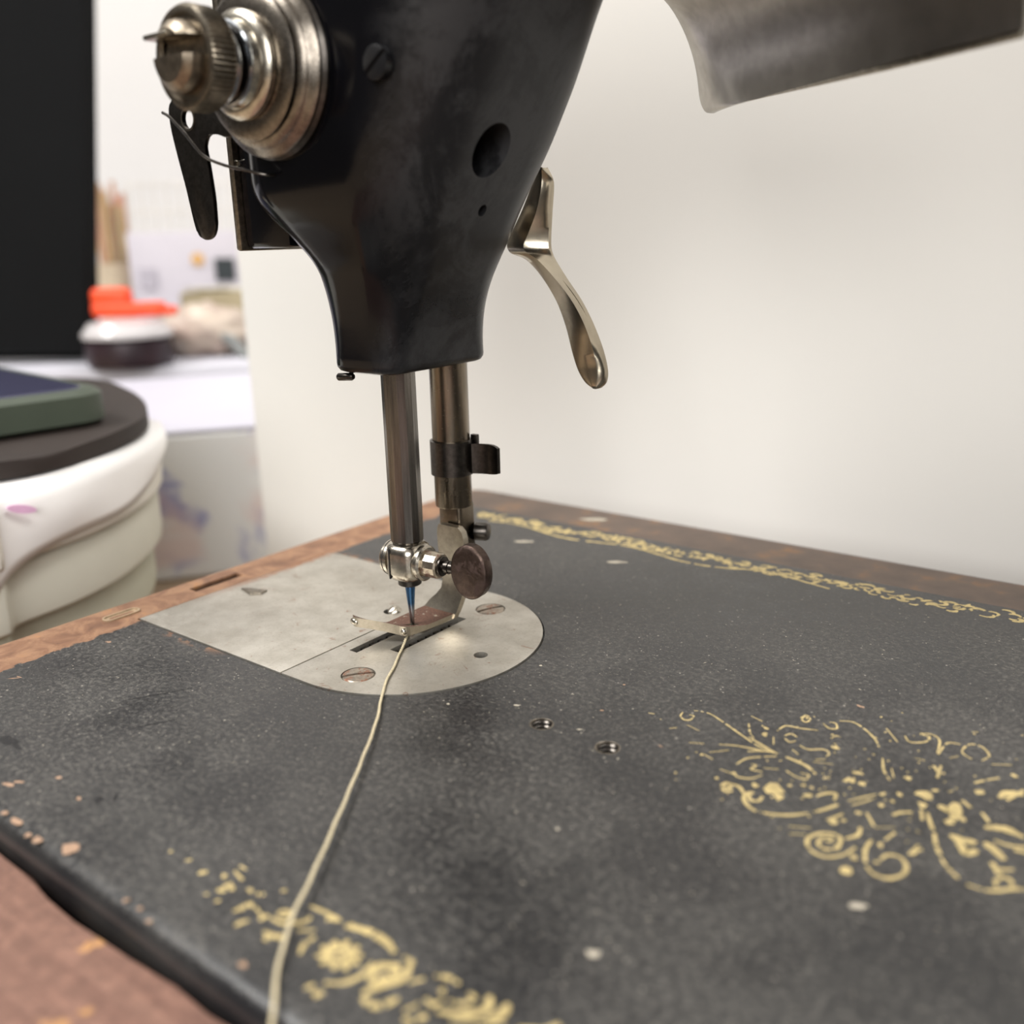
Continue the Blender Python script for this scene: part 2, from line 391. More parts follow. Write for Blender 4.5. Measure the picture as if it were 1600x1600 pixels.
# needle plate, slide plate
P = [(59.9, 53.4)]
for k in range(49):
    a = math.radians(-90 + 180*k/48); P.append((66.7 + 26.6*math.cos(a), 80 + 26.6*math.sin(a)))
P.append((59.9, 106.6)); bm = bmesh.new(); prism(bm, P, 2, -1.25, .22, .12); npl = link('needle_plate', bm, M['plate'], sm)
cs = [box_cutter((62.9, 67.4, -3), (64.9, 90, 2)), box_cutter((69.2, 72, -3), (71.4, 92, 2)), cyl_cutter((67.3, 80, -3), (0, 0, 1), .9, 6), cyl_cutter((85.1, 80, -3), (0, 0, 1), 1.35, 6)]
for sy in (60.9, 99): cs.append(cyl_cutter((72.15, sy, -.4), (0, 0, 1), 3.15, 3))
cut(npl, cs)
for sy, rot in ((60.9, .9), (99, 1.15)):
    bm = bmesh.new(); lathe(bm, [(2.95, -.6), (2.95, .1), (2.75, .26), (1.2, .36), (.05, .38)], (72.15, sy, 0), (0, 0, 1), 40)
    so = link('plate_screw', bm, M['screw'], npl)
    b = bmesh.new(); box(b, (-4, -.36, -.28), (4, .36, 1), 0, 1, Matrix.Translation((72.15, sy, 0)) @ Matrix.Rotation(rot, 4, 'Z')); cut(so, [link('cutter', b, smooth=0)])
bm = bmesh.new()
for sx in (63.9, 70.3):
    for k in range(9):
        yy = 70 + k*2.3; box(bm, (sx-.75, yy, -3), (sx+.75, yy+1.1, -.35)); 
    box(bm, (sx-.75, 69, -5), (sx+.75, 92, -1.1))
link('feed_dog', bm, M['dark_metal'], npl)
bm = bmesh.new(); prism(bm, [(13.9, 53.4), (59.55, 53.4), (59.55, 106.6), (13.9, 106.6)], 2, -1.25, .2, .12); spl = link('slide_plate', bm, M['plate'], sm)
cut(spl, [cyl_cutter((55.5, 86.2, -3), (0, 0, 1), 1.6, 6), box_cutter((18.7, 77.4, -.25), (23.5, 78.6, 2))])
bm = bmesh.new(); lathe(bm, [(1.5, -1), (1.5, .25), (1.1, .9), (.4, 1.1)], (56.2, 87.0, 0), (.5, .4, .55), 24); link('plate_catch', bm, M['nickel'], spl)
bm = bmesh.new(); prism(bm, [(17.6, 76.6), (22.4, 75.4), (24.2, 77), (23.6, 79.2), (18.5, 77.6)], 2, .15, .55, .15); link('finger_notch', bm, M['nickel_dull'], spl)
# head, arm and pillar in one casting
SEC = [(52.6, 57.9, 74.2, 71.6, 100, 4.5), (57, 57.4, 74.8, 71.4, 100, 6), (62, 56.8, 75.8, 71, 100.2, 7), (67, 55.8, 77.6, 70.2, 100.8, 8), (71, 54.8, 80.2, 69, 101.2, 9),
       (75, 52.3, 82.8, 66.5, 101.8, 10), (79, 48.2, 85.0, 64.2, 102.4, 11), (83, 44.6, 87.2, 63, 103.5, 12), (90, 44.2, 91, 62, 106, 14), (100, 44.4, 96, 61.5, 108, 16),
       (110, 44.6, 100.6, 61.5, 108.5, 17), (120, 45, 106, 61.5, 109, 18), (132, 45, 114, 61.5, 109, 19), (150, 46, 118, 62, 108, 20), (165, 52, 114, 68, 102, 16)]
def sec(z):
    for a, b in zip(SEC, SEC[1:]):
        if z <= b[0]:
            t = (z-a[0])/(b[0]-a[0]); return [p + (q-p)*t for p, q in zip(a[1:], b[1:])]
    return SEC[-1][1:]
def sec_s(z):
    k = [(-2.5, .2), (-1.2, .25), (0, .3), (1.2, .25)] if z > 55 else [(0, 1)]
    tot = sum(q for _, q in k); return [sum(sec(min(max(z+dz, 52.6), 165))[i]*q for dz, q in k)/tot for i in range(5)]
bm = bmesh.new(); rings = []
for z, ins in ((52.6, 2.2), (52.65, 1.4), (52.95, .6), (53.6, .1)):
    x0, x1, y0, y1, r = sec_s(z); rings.append([(*p, z) for p in rrect(x0+ins, x1-ins, y0+ins, y1-ins, max(r-ins, 2), 12)])
z = 54.2
while z <= 165:
    x0, x1, y0, y1, r = sec_s(z); rings.append([(*p, z) for p in rrect(x0, x1, y0, y1, r, 12)]); z += 1.2
loft(bm, rings)
head = link('head_casting', bm, M['black'], sm, 40)
cut(head, [cyl_cutter((102, 81.4, 86.7), (-1, 0, .18), 4.3, 22, 40), cyl_cutter((100, 84.6, 76.9), (-1, 0, .2), 1.0, 20, 20)])
bm = bmesh.new(); rings = []
for k in range(25):
    s = k/24; xx = 88 + s*215; ex = .5*(1+math.cos(PI*min(1, abs(s-.5)*1.6)))
    zc = 142 + 6*s; hz = 20 - 3*math.sin(PI*s); hy = 22 - 4*math.sin(PI*s)
    rings.append([(xx, 85 + hy*math.copysign(abs(math.cos(a))**.7, math.cos(a)), zc + hz*math.copysign(abs(math.sin(a))**.7, math.sin(a))) for a in [2*PI*i/32 for i in range(32)]])
loft(bm, rings); link('arm', bm, M['black'], sm)
bm = bmesh.new(); rings = []
for z, q in ((-.6, 1.25), (3, 1.2), (12, 1.02), (40, .96), (90, 1), (120, 1.08), (150, 1.0), (170, .8)):
    rings.append([(*p, z) for p in rrect(318-34*q, 318+32*q, 85-26*q, 85+26*q, 18*q, 8)])
loft(bm, rings); link('pillar', bm, M['black'], sm)
bm = bmesh.new(); lathe(bm, [(20, 0), (52, 0), (58, 3), (58, 18), (52, 21), (20, 21)], (352, 85, 135), (1, 0, 0), 64); link('hand_wheel', bm, M['black'], sm)
# front screw head
def slotted(name, org, ax, r, h, mat, parent, rot=0, slot=.35, depth=.5):
    b = bmesh.new(); lathe(b, [(r, -1), (r, h*.7), (r*.85, h), (.05, h*1.1)], org, ax, 28); o = link(name, b, mat, parent)
    a, e1, e2 = frame(ax); e = e1*math.cos(rot) + e2*math.sin(rot); f = a.cross(e)
    Mx = Matrix((( e.x, f.x, a.x, org[0]), (e.y, f.y, a.y, org[1]), (e.z, f.z, a.z, org[2]), (0, 0, 0, 1)))
    b = bmesh.new(); box(b, (-r*1.3, -slot, h*1.1-depth), (r*1.3, slot, h+3), 0, 1, Mx); cut(o, [link('cutter', b, smooth=0)]); return o
slotted('front_screw', tuple(on_y(590, 98, 62) - Vector((0, .4, 0))), (0, -1, 0), 2.4, .35, plain('screw_black', (.006, .006, .007), .3), head, .6)
# face plate (left end)
bm = bmesh.new(); box(bm, (40.6, 69.6, 74.6), (53, 106, 150), 1.0); fp = link('face_plate', bm, M['black'], sm)
bm = bmesh.new(); box(bm, (38.9, 68.6, 74.2), (40.6, 107, 150), .5); link('nickel_cover', bm, M['nickel_dull'], fp)
slotted('cover_screw', (40.8, 69.4, 89.4), (0, -1, 0), .7, .5, M['nickel'], fp)
# thread guide pin under the neck
bm = bmesh.new(); lathe(bm, [(.05, 0), (.55, .05), (.72, .3), (.72, 3.3), (.5, 3.7), (.05, 3.75)], (58.6, 73.6, 51.5), (.92, .1, .06), 20)
lathe(bm, [(.4, 0), (.4, 2.4)], (61.6, 74.2, 51.2), (0, 0, 1), 14)
link('thread_guide_pin', bm, M['dark_metal'], sm)
# needle bar, clamp, needle
NX, NY = 67.3, 80.4
bm = bmesh.new(); lathe(bm, [(2.9, 19.3), (3.2, 19.9), (3.22, 40), (3.22, 60)], (NX, NY, 0), (0, 0, 1), 14); nb = link('needle_bar', bm, M['steel'], sm, 20)
AX = Vector((math.cos(.10), math.sin(.10), 0)); AYP = Vector((-AX.y, AX.x, 0)); CZ = 15.6
bm = bmesh.new(); rings = []                              # rounded square block
for z_, q in ((12.0, .62), (12.15, .78), (12.7, .93), (13.6, 1), (17.6, 1), (18.6, .93), (19.15, .78), (19.3, .66)):
    ring = []
    for k in range(48):
        a = 2*PI*k/48; ca, sa = math.cos(a), math.sin(a); f = lambda c: math.copysign(abs(c)**.62, c)
        ring.append(Vector((NX, NY, z_)) + AX*3.7*q*f(ca) + AYP*3.9*q*f(sa))
    rings.append(ring)
loft(bm, rings)
lathe(bm, [(1.6, 0), (2.9, .25), (3.45, .8), (3.5, 1.3), (3.5, 2.2)], Vector((NX, NY, CZ)) - AX*5.3, AX, 36)
lathe(bm, [(3.0, 2.5), (3.3, 3.0), (3.5, 3.7), (3.5, 4.3), (3.1, 4.7)], Vector((NX, NY, CZ)), AX, 36)
ncl = link('needle_clamp', bm, M['nickel'], sm)
bm = bmesh.new()
lathe(bm, [(3.2, -.09), (3.54, -.08), (3.54, .08), (3.2, .09)], Vector((NX, NY, CZ)) - AX*3.95, AX, 36)   # dark split lines round the block
box(bm, (-.10, -3.94, -3.0), (.10, 3.94, 3.0), 0, 1, Matrix.Translation(Vector((NX, NY, CZ)) - AX*1.7) @ Matrix.Rotation(.10, 4, 'Z'))
link('clamp_joint', bm, M['hole'], ncl)
bm = bmesh.new(); lathe(bm, [(2.0, 10.6), (2.3, 10.8), (2.3, 12.4), (2.0, 12.5)], (NX, NY, 0), (0, 0, 1), 28); link('needle_collar', bm, M['dark_metal'], ncl)
bm = bmesh.new(); lathe(bm, [(2.3, 4.4), (2.55, 4.7), (2.55, 7.6), (2.25, 7.9)], Vector((NX, NY, CZ)), AX, 12); link('clamp_nut', bm, mat_metal('rusty_nut', (.55, .48, .38), .3, .5, S(112, 66, 50), .5), ncl, 20)
bm = bmesh.new(); c0 = Vector((NX, NY, CZ))
lathe(bm, [(1.9, 7.7), (1.9, 8.4), (1.15, 8.5), (1.15, 9.2), (1.3, 9.3), (1.3, 9.8), (1.1, 9.9), (1.1, 11.8)], c0, AX, 24); link('clamp_stud', bm, M['dark_metal'], ncl)
bm = bmesh.new(); cc = c0 + AX*14.8 + Vector((0, 0, .1)); rings = []
for h, q in ((-1.35, .86), (-1.2, .95), (-.9, 1), (.9, 1), (1.2, .95), (1.35, .86)):
    rings.append([cc + AYP*h + AX*4.1*q*math.cos(2*PI*k/44) + Vector((0, 0, 5.3*q*math.sin(2*PI*k/44))) for k in range(44)])
loft(bm, rings); link('thumb_screw', bm, M['thumb'], ncl)
bm = bmesh.new(); lathe(bm, [(1.02, 11), (1.0, 9.9), (.92, 9.2), (.62, 5.6), (.5, 4), (.42, 1.5), (.34, -.6), (.05, -2.5)], (NX, NY, 0), (0, 0, 1), 20); link('needle', bm, M['needle'], sm)
# presser bar
PX, PY = 66.2, 95.6
bm = bmesh.new(); lathe(bm, [(3.7, 23), (3.8, 23.3), (3.8, 60)], (PX, PY, 0), (0, 0, 1), 40)
pb = link('presser_bar', bm, M['steel_brown'], sm)
bm = bmesh.new(); box(bm, (PX-2.6, PY-2.2, 12), (PX+3.4, PY+2.8, 24), .9, 3); link('bar_end', bm, M['steel_brown'], pb)
bm = bmesh.new(); lathe(bm, [(3.9, 29.6), (4.35, 29.7), (4.35, 36.6), (3.9, 36.7)], (PX, PY, 0), (0, 0, 1), 44)
link('bar_collar', bm, M['dark_metal'], pb)
bm = bmesh.new(); rings = []                              # bent tab on the collar's right side
for k in range(9):
    s = k/8; x_ = PX + 3.2 + 7.0*s; y_ = PY + 1.0 + 1.9*math.sin(s*2.4); hh = 3.4 - .6*max(0, s-.6)**2*6
    rings.append([(x_, y_-.3, 33.2-hh), (x_+.2, y_+.3, 33.2-hh), (x_+.2, y_+.3, 33.2+hh*.8), (x_, y_-.3, 33.2+hh*.8)])
loft(bm, rings); box(bm, (PX+3.0, PY+2.4, 34.6), (PX+4.6, PY+3.4, 37.6), .2); link('collar_tab', bm, M['dark_metal'], pb)
n = NT('worn_foot'); geo = n.t.nodes.new('ShaderNodeNewGeometry'); sx_ = n.t.nodes.new('ShaderNodeSeparateXYZ'); n.L(geo.outputs['Normal'], sx_.inputs[0])
topm = n.math('MULTIPLY', n.step(n.math('MULTIPLY_ADD', n.math('SUBTRACT', n.noise(1.1, 5, .7), .5), .35, sx_.outputs[2]), .72, .9), n.step(n.noise(.7, 5, .7), .30, .42))
n.set(Base_Color=n.mix(topm, n.mix(n.noise(.9, 5, .7), (.30, .26, .20), (.62, .56, .46)), n.ramp(n.noise(2.2, 5, .7), [(.3, S(80, 54, 43)), (.7, S(120, 86, 70))])), Metallic=n.math('MULTIPLY_ADD', topm, -.8, 1.0), Roughness=n.mix(topm, .3, .7)); rust_top = n.m
# presser foot: sole that curls up into two toes, shank plate behind
def foot_pt(s, t):
    """s across 0..1 (left to right), t along 0 (heel) .. 1 (toe)"""
    yh = 89.4 + .3*s; yt = 76.0 - 5.8*(1-s)**1.25 + 1.3*(max(0, .14-s)/.14)**2 + .9*(max(0, s-.88)/.12)**2
    c = max(0, t-.62)/.38
    xl = 62.6 - 2.6*c**1.2; xr = 70.9 - 1.1*t
    y_ = yh + (yt-yh)*t; x_ = xl + (xr-xl)*s
    z_ = 1.2 + (2.1*(1-s)**.9 + .25)*c**1.6
    return x_, y_, z_
bm = bmesh.new(); NS, NT_ = 20, 30; top = {}; bot = {}
for i in range(NS+1):
    for j in range(NT_+1):
        x_, y_, z_ = foot_pt(i/NS, j/NT_); top[i, j] = bm.verts.new((x_, y_, z_+1.0+.9*max(0, j/NT_-.62)/.38)); bot[i, j] = bm.verts.new((x_, y_, z_))
def keep(i, j):
    s, t = (i+.5)/NS, (j+.5)/NT_
    if .56 < s < .78 and .60 < t < .76: return False                     # needle hole
    return True
for i in range(NS):
    for j in range(NT_):
        if not keep(i, j): continue
        for d, g in ((top, 1), (bot, -1)):
            q = (d[i, j], d[i+1, j], d[i+1, j+1], d[i, j+1]); bm.faces.new(q if g > 0 else q[::-1])
        for (a, b), (ni, nj) in ((((i, j), (i+1, j)), (i, j-1)), (((i+1, j), (i+1, j+1)), (i+1, j)), (((i+1, j+1), (i, j+1)), (i, j+1)), (((i, j+1), (i, j)), (i-1, j))):
            if not (0 <= ni < NS and 0 <= nj < NT_ and keep(ni, nj)): bm.faces.new((top[b], top[a], bot[a], bot[b]))
for v in list(bm.verts):
    if not v.link_faces: bm.verts.remove(v)
es = [e for e in bm.edges if len(e.link_faces) == 2 and e.calc_face_angle(0) > 1]
bmesh.ops.bevel(bm, geom=es, offset=.18, segments=2, profile=.5, affect='EDGES')
foot = link('presser_foot', bm, rust_top, sm)
bm = bmesh.new()                                          # shank: bends up from the heel, narrows, ends in a rounded fork
rows = [(1.3, 89.2, 62.7, 71.0), (2.4, 89.8, 62.8, 71.3), (3.6, 90.4, 63.6, 71.5), (5.0, 91.0, 65.0, 71.7), (6.4, 91.5, 66.0, 71.9), (8.2, 91.8, 66.2, 72.0), (10, 91.9, 65.9, 72.1), (12, 91.9, 65.6, 72.1), (15, 91.9, 65.3, 72.2), (17.6, 91.9, 65.2, 72.2), (19.0, 91.9, 65.3, 71.8), (19.9, 91.9, 65.7, 70.8)]
loft(bm, [[(xl, y_-.75, z_), (xr, y_-.75, z_), (xr, y_+.75, z_), (xl, y_+.75, z_)] for z_, y_, xl, xr in rows])
bmesh.ops.bevel(bm, geom=[e for e in bm.edges if len(e.link_faces) == 2 and e.calc_face_angle(0) > .9], offset=.3, segments=2, profile=.5, affect='EDGES')
link('foot_shank', bm, mat_metal('shank_nickel', (.48, .43, .35), .3, .12, dark=.7, scale=.5), foot)
bm = bmesh.new(); tt = [foot_pt(s, 1) for s in (.0, .06, .12)]
for q, sx in ((0.04, .95), (.93, .45)):
    p = Vector(foot_pt(q, .985)) + Vector((0, 0, .9)); bmesh.ops.create_uvsphere(bm, u_segments=20, v_segments=12, radius=.72, matrix=Matrix.Translation(p) @ Matrix.Diagonal((1.25*sx+.3, .9, 1.0, 1)))
link('toe_tip', bm, M['nickel'], foot)
slotted('foot_screw', (70.6, 98.6, 17.2), (.85, .35, 0), 1.9, 1.7, M['dark_metal'], foot, .3)
# presser lifting lever: twisted nickel blade behind the head
def LV(px, py, y): return on_y(px, py, y)
Lr = [(838, 262), (832, 285), (815, 330), (797, 368), (792, 384), (799, 396), (822, 406), (846, 432), (869, 470), (884, 510), (894, 550), (903, 578), (914, 597), (925, 606)]
Md = [(846, 261), (846, 290), (838, 330), (824, 368), (818, 384), (822, 394), (840, 406), (866, 434), (892, 468), (912, 505), (926, 545), (932, 578), (932, 598), (930, 608)]
Rr = [(852, 263), (861, 285), (859, 330), (857, 368), (857, 384), (859, 395), (865, 408), (883, 437), (905, 470), (924, 508), (939, 548), (946, 580), (944, 598), (936, 607)]
def dens(L): return [(p.x, p.y) for p in spline([(a, b, 0) for a, b in L], 5)]
bm = bmesh.new(); rings = []
ld, md, rd = dens(Lr), dens(Md), dens(Rr); NN = len(ld)
for k in range(NN):
    s = k/(NN-1); y0 = 110.5 - 2*s; rg = 2.2*math.sin(PI*min(1, s*1.2))*.9 + .3
    a, b, c = LV(*ld[k], y0), LV(*md[k], y0-rg), LV(*rd[k], y0+.8)
    b2 = Vector((0, 1.6, 0))
    rings.append([a, (a+b)/2 + Vector((0, -.25, 0)), b, (b+c)/2 + Vector((0, -.25, 0)), c, c+b2*.6, b+b2*1.3, a+b2])
loft(bm, rings); lv = link('presser_lever', bm, mat_metal('lever_nickel', (.52, .46, .36), .24, 0, dark=.8, scale=.12), sm, 42)
bm = bmesh.new(); lathe(bm, [(3.0, 0), (3.0, 9), (2.4, 10)], (70, 98.5, 80), (0, 1, 0), 28); link('lever_pivot', bm, M['nickel_dull'], lv)
# tension assembly on the front of the head
TX, TZ = 61.8, 101.8; TA = (0, -1, 0)
bm = bmesh.new(); lathe(bm, [(3, -2), (3, 11), (3.6, 11), (3.6, 12)], (TX, 61.6, TZ), TA, 32); ten = link('tension_assembly', bm, M['dark_metal'], sm)
def disc(name, prof, mat, y): b = bmesh.new(); lathe(b, prof, (TX, y, TZ), TA, 72); return link(name, b, mat, ten)
tm = mat_metal('tension_nickel', (.25, .22, .185), .27, .06, dark=.6)
disc('base_ring', [(13.5, -1), (13.5, .6), (13.0, 1.2), (11.8, 1.3)], M['dark_metal'], 61.8)
disc('tension_disc', [(11, 0), (13.0, .1), (13.25, .5), (12.9, .95), (12.1, 1.2), (11.7, 1.7)], tm, 60.5)
disc('tension_disc', [(10, 0), (11.7, .1), (12.0, .5), (11.5, 1.0), (9.8, 1.4)], tm, 59.0)
disc('tension_disc', [(9, 0), (10.9, .2), (10.9, .6), (10.0, 1.1), (7.8, 1.3), (7.4, .6)], tm, 57.6)
disc('spring_cup', [(7.2, 0), (7.9, .3), (7.9, 1.2), (7.4, 1.7), (6.4, 1.9), (6.2, 3.0)], M['nickel'], 56.4)
bm = bmesh.new(); pts = [Vector((TX + (5.9-.7*k/90)*math.cos(k*.21), 55.2 - 6.2*k/90, TZ + (5.9-.7*k/90)*math.sin(k*.21))) for k in range(91)]
tube(bm, pts, .55, 8); link('tension_spring', bm, mat_metal('blued_spring', (.42, .44, .47), .16), ten)
bm = bmesh.new(); lathe(bm, [(4.2, 0), (4.9, .5), (4.9, 3.4), (4.4, 3.6)], (TX, 53.8, TZ), TA, 40); link('spring_stud', bm, M['dark_metal'], ten)
bm = bmesh.new(); lathe(bm, [(5.6, 0), (6.9, .3), (7.3, .7), (7.3, 3.9), (6.9, 4.5), (6.6, 4.6), (6.0, 4.6), (5.7, 4.1), (.1, 4.0)], (TX, 50.2, TZ), TA, 120, ((2, 3), .05)); kn = link('tension_knob', bm, mat_metal('knob_nickel', (.28, .24, .185), .36, .15, dark=.5), ten, 22)
bm = bmesh.new(); lathe(bm, [(5.0, 0), (5.0, 1.5), (4.7, 2.4), (3.6, 3.3), (.1, 3.6)], (TX, 46.3, TZ), TA, 40); st = link('split_stud', bm, mat_metal('stud_nickel', (.30, .25, .19), .38, .15, dark=.5), kn)
cut(st, [box_cutter((TX-8, 41.2, TZ-.1), (TX+8, 46.25, TZ+2.5))])
cut(kn, [box_cutter((TX-5.2, 44.6, TZ-.1), (TX+4.6, 49, TZ+2.5))])
bm = bmesh.new(); box(bm, (TX-5.2, 42.6, TZ+2.45), (TX+.6, 45.8, TZ+3.2), .3); link('stud_lip', bm, M['nickel'], kn)
# thread lever plate hanging below the knob, with a hole
pl = [(265, 655), (268, 740), (285, 840), (330, 1020), (370, 1170), (400, 1300), (430, 1420), (452, 1470), (490, 1500), (530, 1488), (552, 1440), (552, 1370), (540, 1230), (520, 1100), (503, 1000), (490, 930), (490, 880), (510, 848), (545, 832), (640, 860), (700, 760), (640, 600), (480, 560), (330, 580)]
pp = [on_y(200 + a/4, b/4, 59.6) for a, b in pl]
bm = bmesh.new(); prism(bm, [(p.x, p.z) for p in spline(pp, 3, True)], 1, 59.3, 60.0, .15)
tl = link('thread_lever', bm, M['dark_metal'], ten)
h = on_y(296, 186, 59.6); cut(tl, [cyl_cutter((h.x, 50, h.z), (0, 1, 0), 1.6, 20, 28)])
bm = bmesh.new(); lathe(bm, [(1.6, 0), (1.6, .12), (1.95, .12), (1.95, 0)], (h.x, 59.3, h.z), TA, 28)
for f in list(bm.faces):
    if len(f.verts) > 4: bm.faces.remove(f)
link('hole_eyelet', bm, M['nickel_dull'], tl)
bm = bmesh.new(); tube(bm, spline([on_y(254, 176, 56.8), on_y(266, 184, 56.8), on_y(290, 210, 57), on_y(318, 243, 57.4), on_y(350, 258, 58), on_y(385, 266, 59.5), on_y(415, 273, 61), on_y(440, 272, 64)], 8), .27, 8)
link('take_up_spring', bm, M['dark_metal'], ten)

# ------------------------------------------------------------------ printed gold ornament and wear on the bed (flat, lying on the paint)
def stroke(bm, pts, w, z=.012, taper=.5, gaps=0):
    z += rnd.random()*.012
    P = spline([(p.x, p.y, 0) for p in pts], 6) if len(pts) > 2 else [Vector((p.x, p.y, 0)) for p in pts]
    n = len(P); prev = None
    for i, p in enumerate(P):
        t = (P[min(i+1, n-1)] - P[max(i-1, 0)]); t = t.normalized() if t.length > 1e-6 else Vector((1, 0, 0)); q = Vector((-t.y, t.x, 0))
        s = i/(n-1); k = w*.5*(taper + (1-taper)*math.sin(PI*s)) * (.8 + .4*rnd.random())
        a, b = bm.verts.new((p.x+q.x*k, p.y+q.y*k, z)), bm.verts.new((p.x-q.x*k, p.y-q.y*k, z))
        if prev and rnd.random() >= gaps: bm.faces.new((prev[0], a, b, prev[1]))
        prev = (a, b)
def blob(bm, c, rx, ry=None, rot=0, z=.012, n=9, rough=.35):
    z += rnd.random()*.012
    ry = ry or rx; vs = []
    for k in range(n):
        a = 2*PI*k/n; q = 1 + rough*(rnd.random()-.5)*2; x_, y_ = rx*q*math.cos(a), ry*q*math.sin(a)
        vs.append(bm.verts.new((c.x + x_*math.cos(rot) - y_*math.sin(rot), c.y + x_*math.sin(rot) + y_*math.cos(rot), z)))
    bm.faces.new(vs)
def flat(name, bm, mat, parent):
    for v in list(bm.verts):
        if not v.link_faces: bm.verts.remove(v)
    for f in bm.faces:
        f.normal_update()
        if f.normal.z < 0: f.normal_flip()
    return tag(link(name, bm, mat, parent, 0, False), kind='stuff')
def dec(ox, oy, k, c): return on_z(ox + c[0]/k, oy + c[1]/k, 0)
# centre medallion
md_ = lambda c: dec(980, 1080, 2.5806, c)
bm = bmesh.new()
thin = [[(225, 85), (215, 100), (230, 115), (255, 115), (268, 100), (250, 95)], [(270, 78), (330, 90), (380, 120), (430, 155), (480, 190), (530, 222), (600, 250)], [(490, 185), (540, 215), (605, 252)],
 [(370, 215), (440, 220), (520, 235), (600, 250)], [(250, 207), (310, 212)], [(330, 247), (410, 238)], [(485, 243), (560, 242), (610, 252)], [(440, 295), (480, 272), (540, 265), (610, 262)], [(430, 325), (445, 345), (500, 352), (545, 338)],
 [(500, 295), (520, 300), (500, 315), (545, 325)], [(550, 310), (610, 315)], [(490, 130), (495, 165), (510, 190)], [(500, 100), (545, 122)], [(605, 160), (640, 140), (700, 150), (770, 158)],
 [(720, 112), (728, 108), (715, 102), (705, 115), (722, 125), (738, 112), (722, 97), (698, 108)], [(790, 130), (815, 150), (845, 150), (840, 130), (815, 125)], [(855, 120), (910, 125), (960, 155), (1000, 195), (1015, 225)],
 [(635, 180), (660, 172), (685, 185)], [(635, 190), (655, 205), (680, 200)], [(695, 218), (730, 235), (790, 235), (815, 250), (800, 265)], [(820, 175), (860, 185)], [(750, 285), (830, 295)], [(760, 275), (800, 275)],
 [(640, 320), (680, 345), (720, 355), (730, 338), (700, 330)], [(890, 443), (950, 428), (1010, 415)], [(905, 460), (960, 445), (1000, 430)], [(650, 545), (740, 552)], [(1000, 550), (1080, 550)], [(1030, 270), (1035, 320), (1060, 360)],
 [(1065, 310), (1075, 350)], [(1160, 270), (1200, 280)], [(1300, 270), (1335, 262)], [(1120, 180), (1140, 205), (1200, 205), (1220, 185), (1180, 175)], [(1180, 170), (1230, 175), (1260, 200), (1250, 250)], [(1255, 255), (1290, 210), (1345, 215)],
 [(1390, 275), (1350, 245), (1380, 215), (1430, 225), (1460, 260), (1430, 280)], [(1390, 165), (1415, 165)], [(1385, 305), (1410, 300)], [(1470, 295), (1550, 298)], [(85, 88), (110, 92)], [(125, 95), (150, 100)], [(180, 120), (215, 128)], [(170, 150), (200, 148)], [(240, 135), (290, 160)],
 [(310, 255), (345, 275)], [(375, 315), (430, 335)], [(1045, 150), (1090, 205)], [(655, 575), (720, 578)], [(820, 190), (850, 178)], [(590, 185), (590, 215)], [(665, 235), (690, 255)]]
thick = [[(640, 265), (720, 300), (760, 335)], [(395, 385), (410, 393), (418, 380), (400, 370), (383, 385), (395, 403), (425, 402)], [(410, 372), (450, 385), (470, 412)], [(545, 425), (530, 442), (500, 440), (490, 420), (510, 408)], [(510, 408), (480, 412), (470, 435), (490, 465), (520, 485)],
 [(535, 487), (590, 497), (660, 500), (730, 492)], [(752, 488), (800, 475), (855, 455)], [(835, 440), (840, 415), (800, 412), (760, 425)], [(805, 520), (870, 495)], [(965, 490), (995, 545)], [(960, 500), (945, 540)], [(940, 548), (930, 580), (880, 595)],
 [(800, 605), (825, 605), (820, 590), (790, 590), (770, 610), (790, 635), (840, 635), (860, 605), (845, 580), (790, 572), (740, 585), (725, 610), (745, 645), (800, 668), (870, 660), (920, 630)],
 [(985, 600), (960, 640), (960, 690)], [(965, 705), (990, 735), (1050, 755), (1110, 740), (1125, 705), (1100, 670), (1050, 660), (1020, 680)], [(1040, 600), (1080, 570)], [(1135, 660), (1175, 620)], [(1150, 660), (1175, 640)], [(1070, 500), (1100, 490), (1150, 488)], [(1185, 480), (1190, 520)],
 [(1210, 490), (1225, 540), (1235, 560)], [(1238, 572), (1245, 620), (1262, 660)], [(1265, 672), (1285, 705)], [(1290, 712), (1310, 730), (1335, 755)], [(1370, 780), (1430, 800)], [(1440, 803), (1490, 805), (1560, 797), (1600, 800), (1680, 800)], [(1490, 790), (1485, 765), (1520, 750), (1550, 770), (1550, 800)],
 [(1480, 600), (1530, 620), (1600, 630), (1680, 625)], [(1430, 490), (1460, 530)], [(1400, 370), (1440, 360)], [(1450, 358), (1500, 350)], [(1235, 300), (1260, 330), (1280, 330)], [(1250, 350), (1265, 300)]]
fat = [[(1255, 460), (1300, 480), (1325, 450)], [(1325, 450), (1330, 490), (1300, 530)], [(1300, 580), (1350, 600), (1410, 610)], [(1330, 600), (1370, 650), (1410, 640)], [(1440, 610), (1480, 640), (1520, 680)], [(1500, 720), (1560, 720)], [(1440, 550), (1520, 555), (1600, 590)], [(1500, 430), (1540, 410), (1600, 420)], [(1530, 440), (1600, 400)], [(1470, 690), (1500, 740)], [(1350, 440), (1385, 470)], [(1560, 640), (1640, 660)], [(1620, 480), (1680, 520)], [(1630, 720), (1690, 700)]]
for q in thin: stroke(bm, [md_(c) for c in q], .35, taper=.55, gaps=.05)
for q in thick: stroke(bm, [md_(c) for c in q], .56, taper=.7, gaps=.03)
for q in fat: stroke(bm, [md_(c) for c in q], 1.3, taper=.45, gaps=.02)
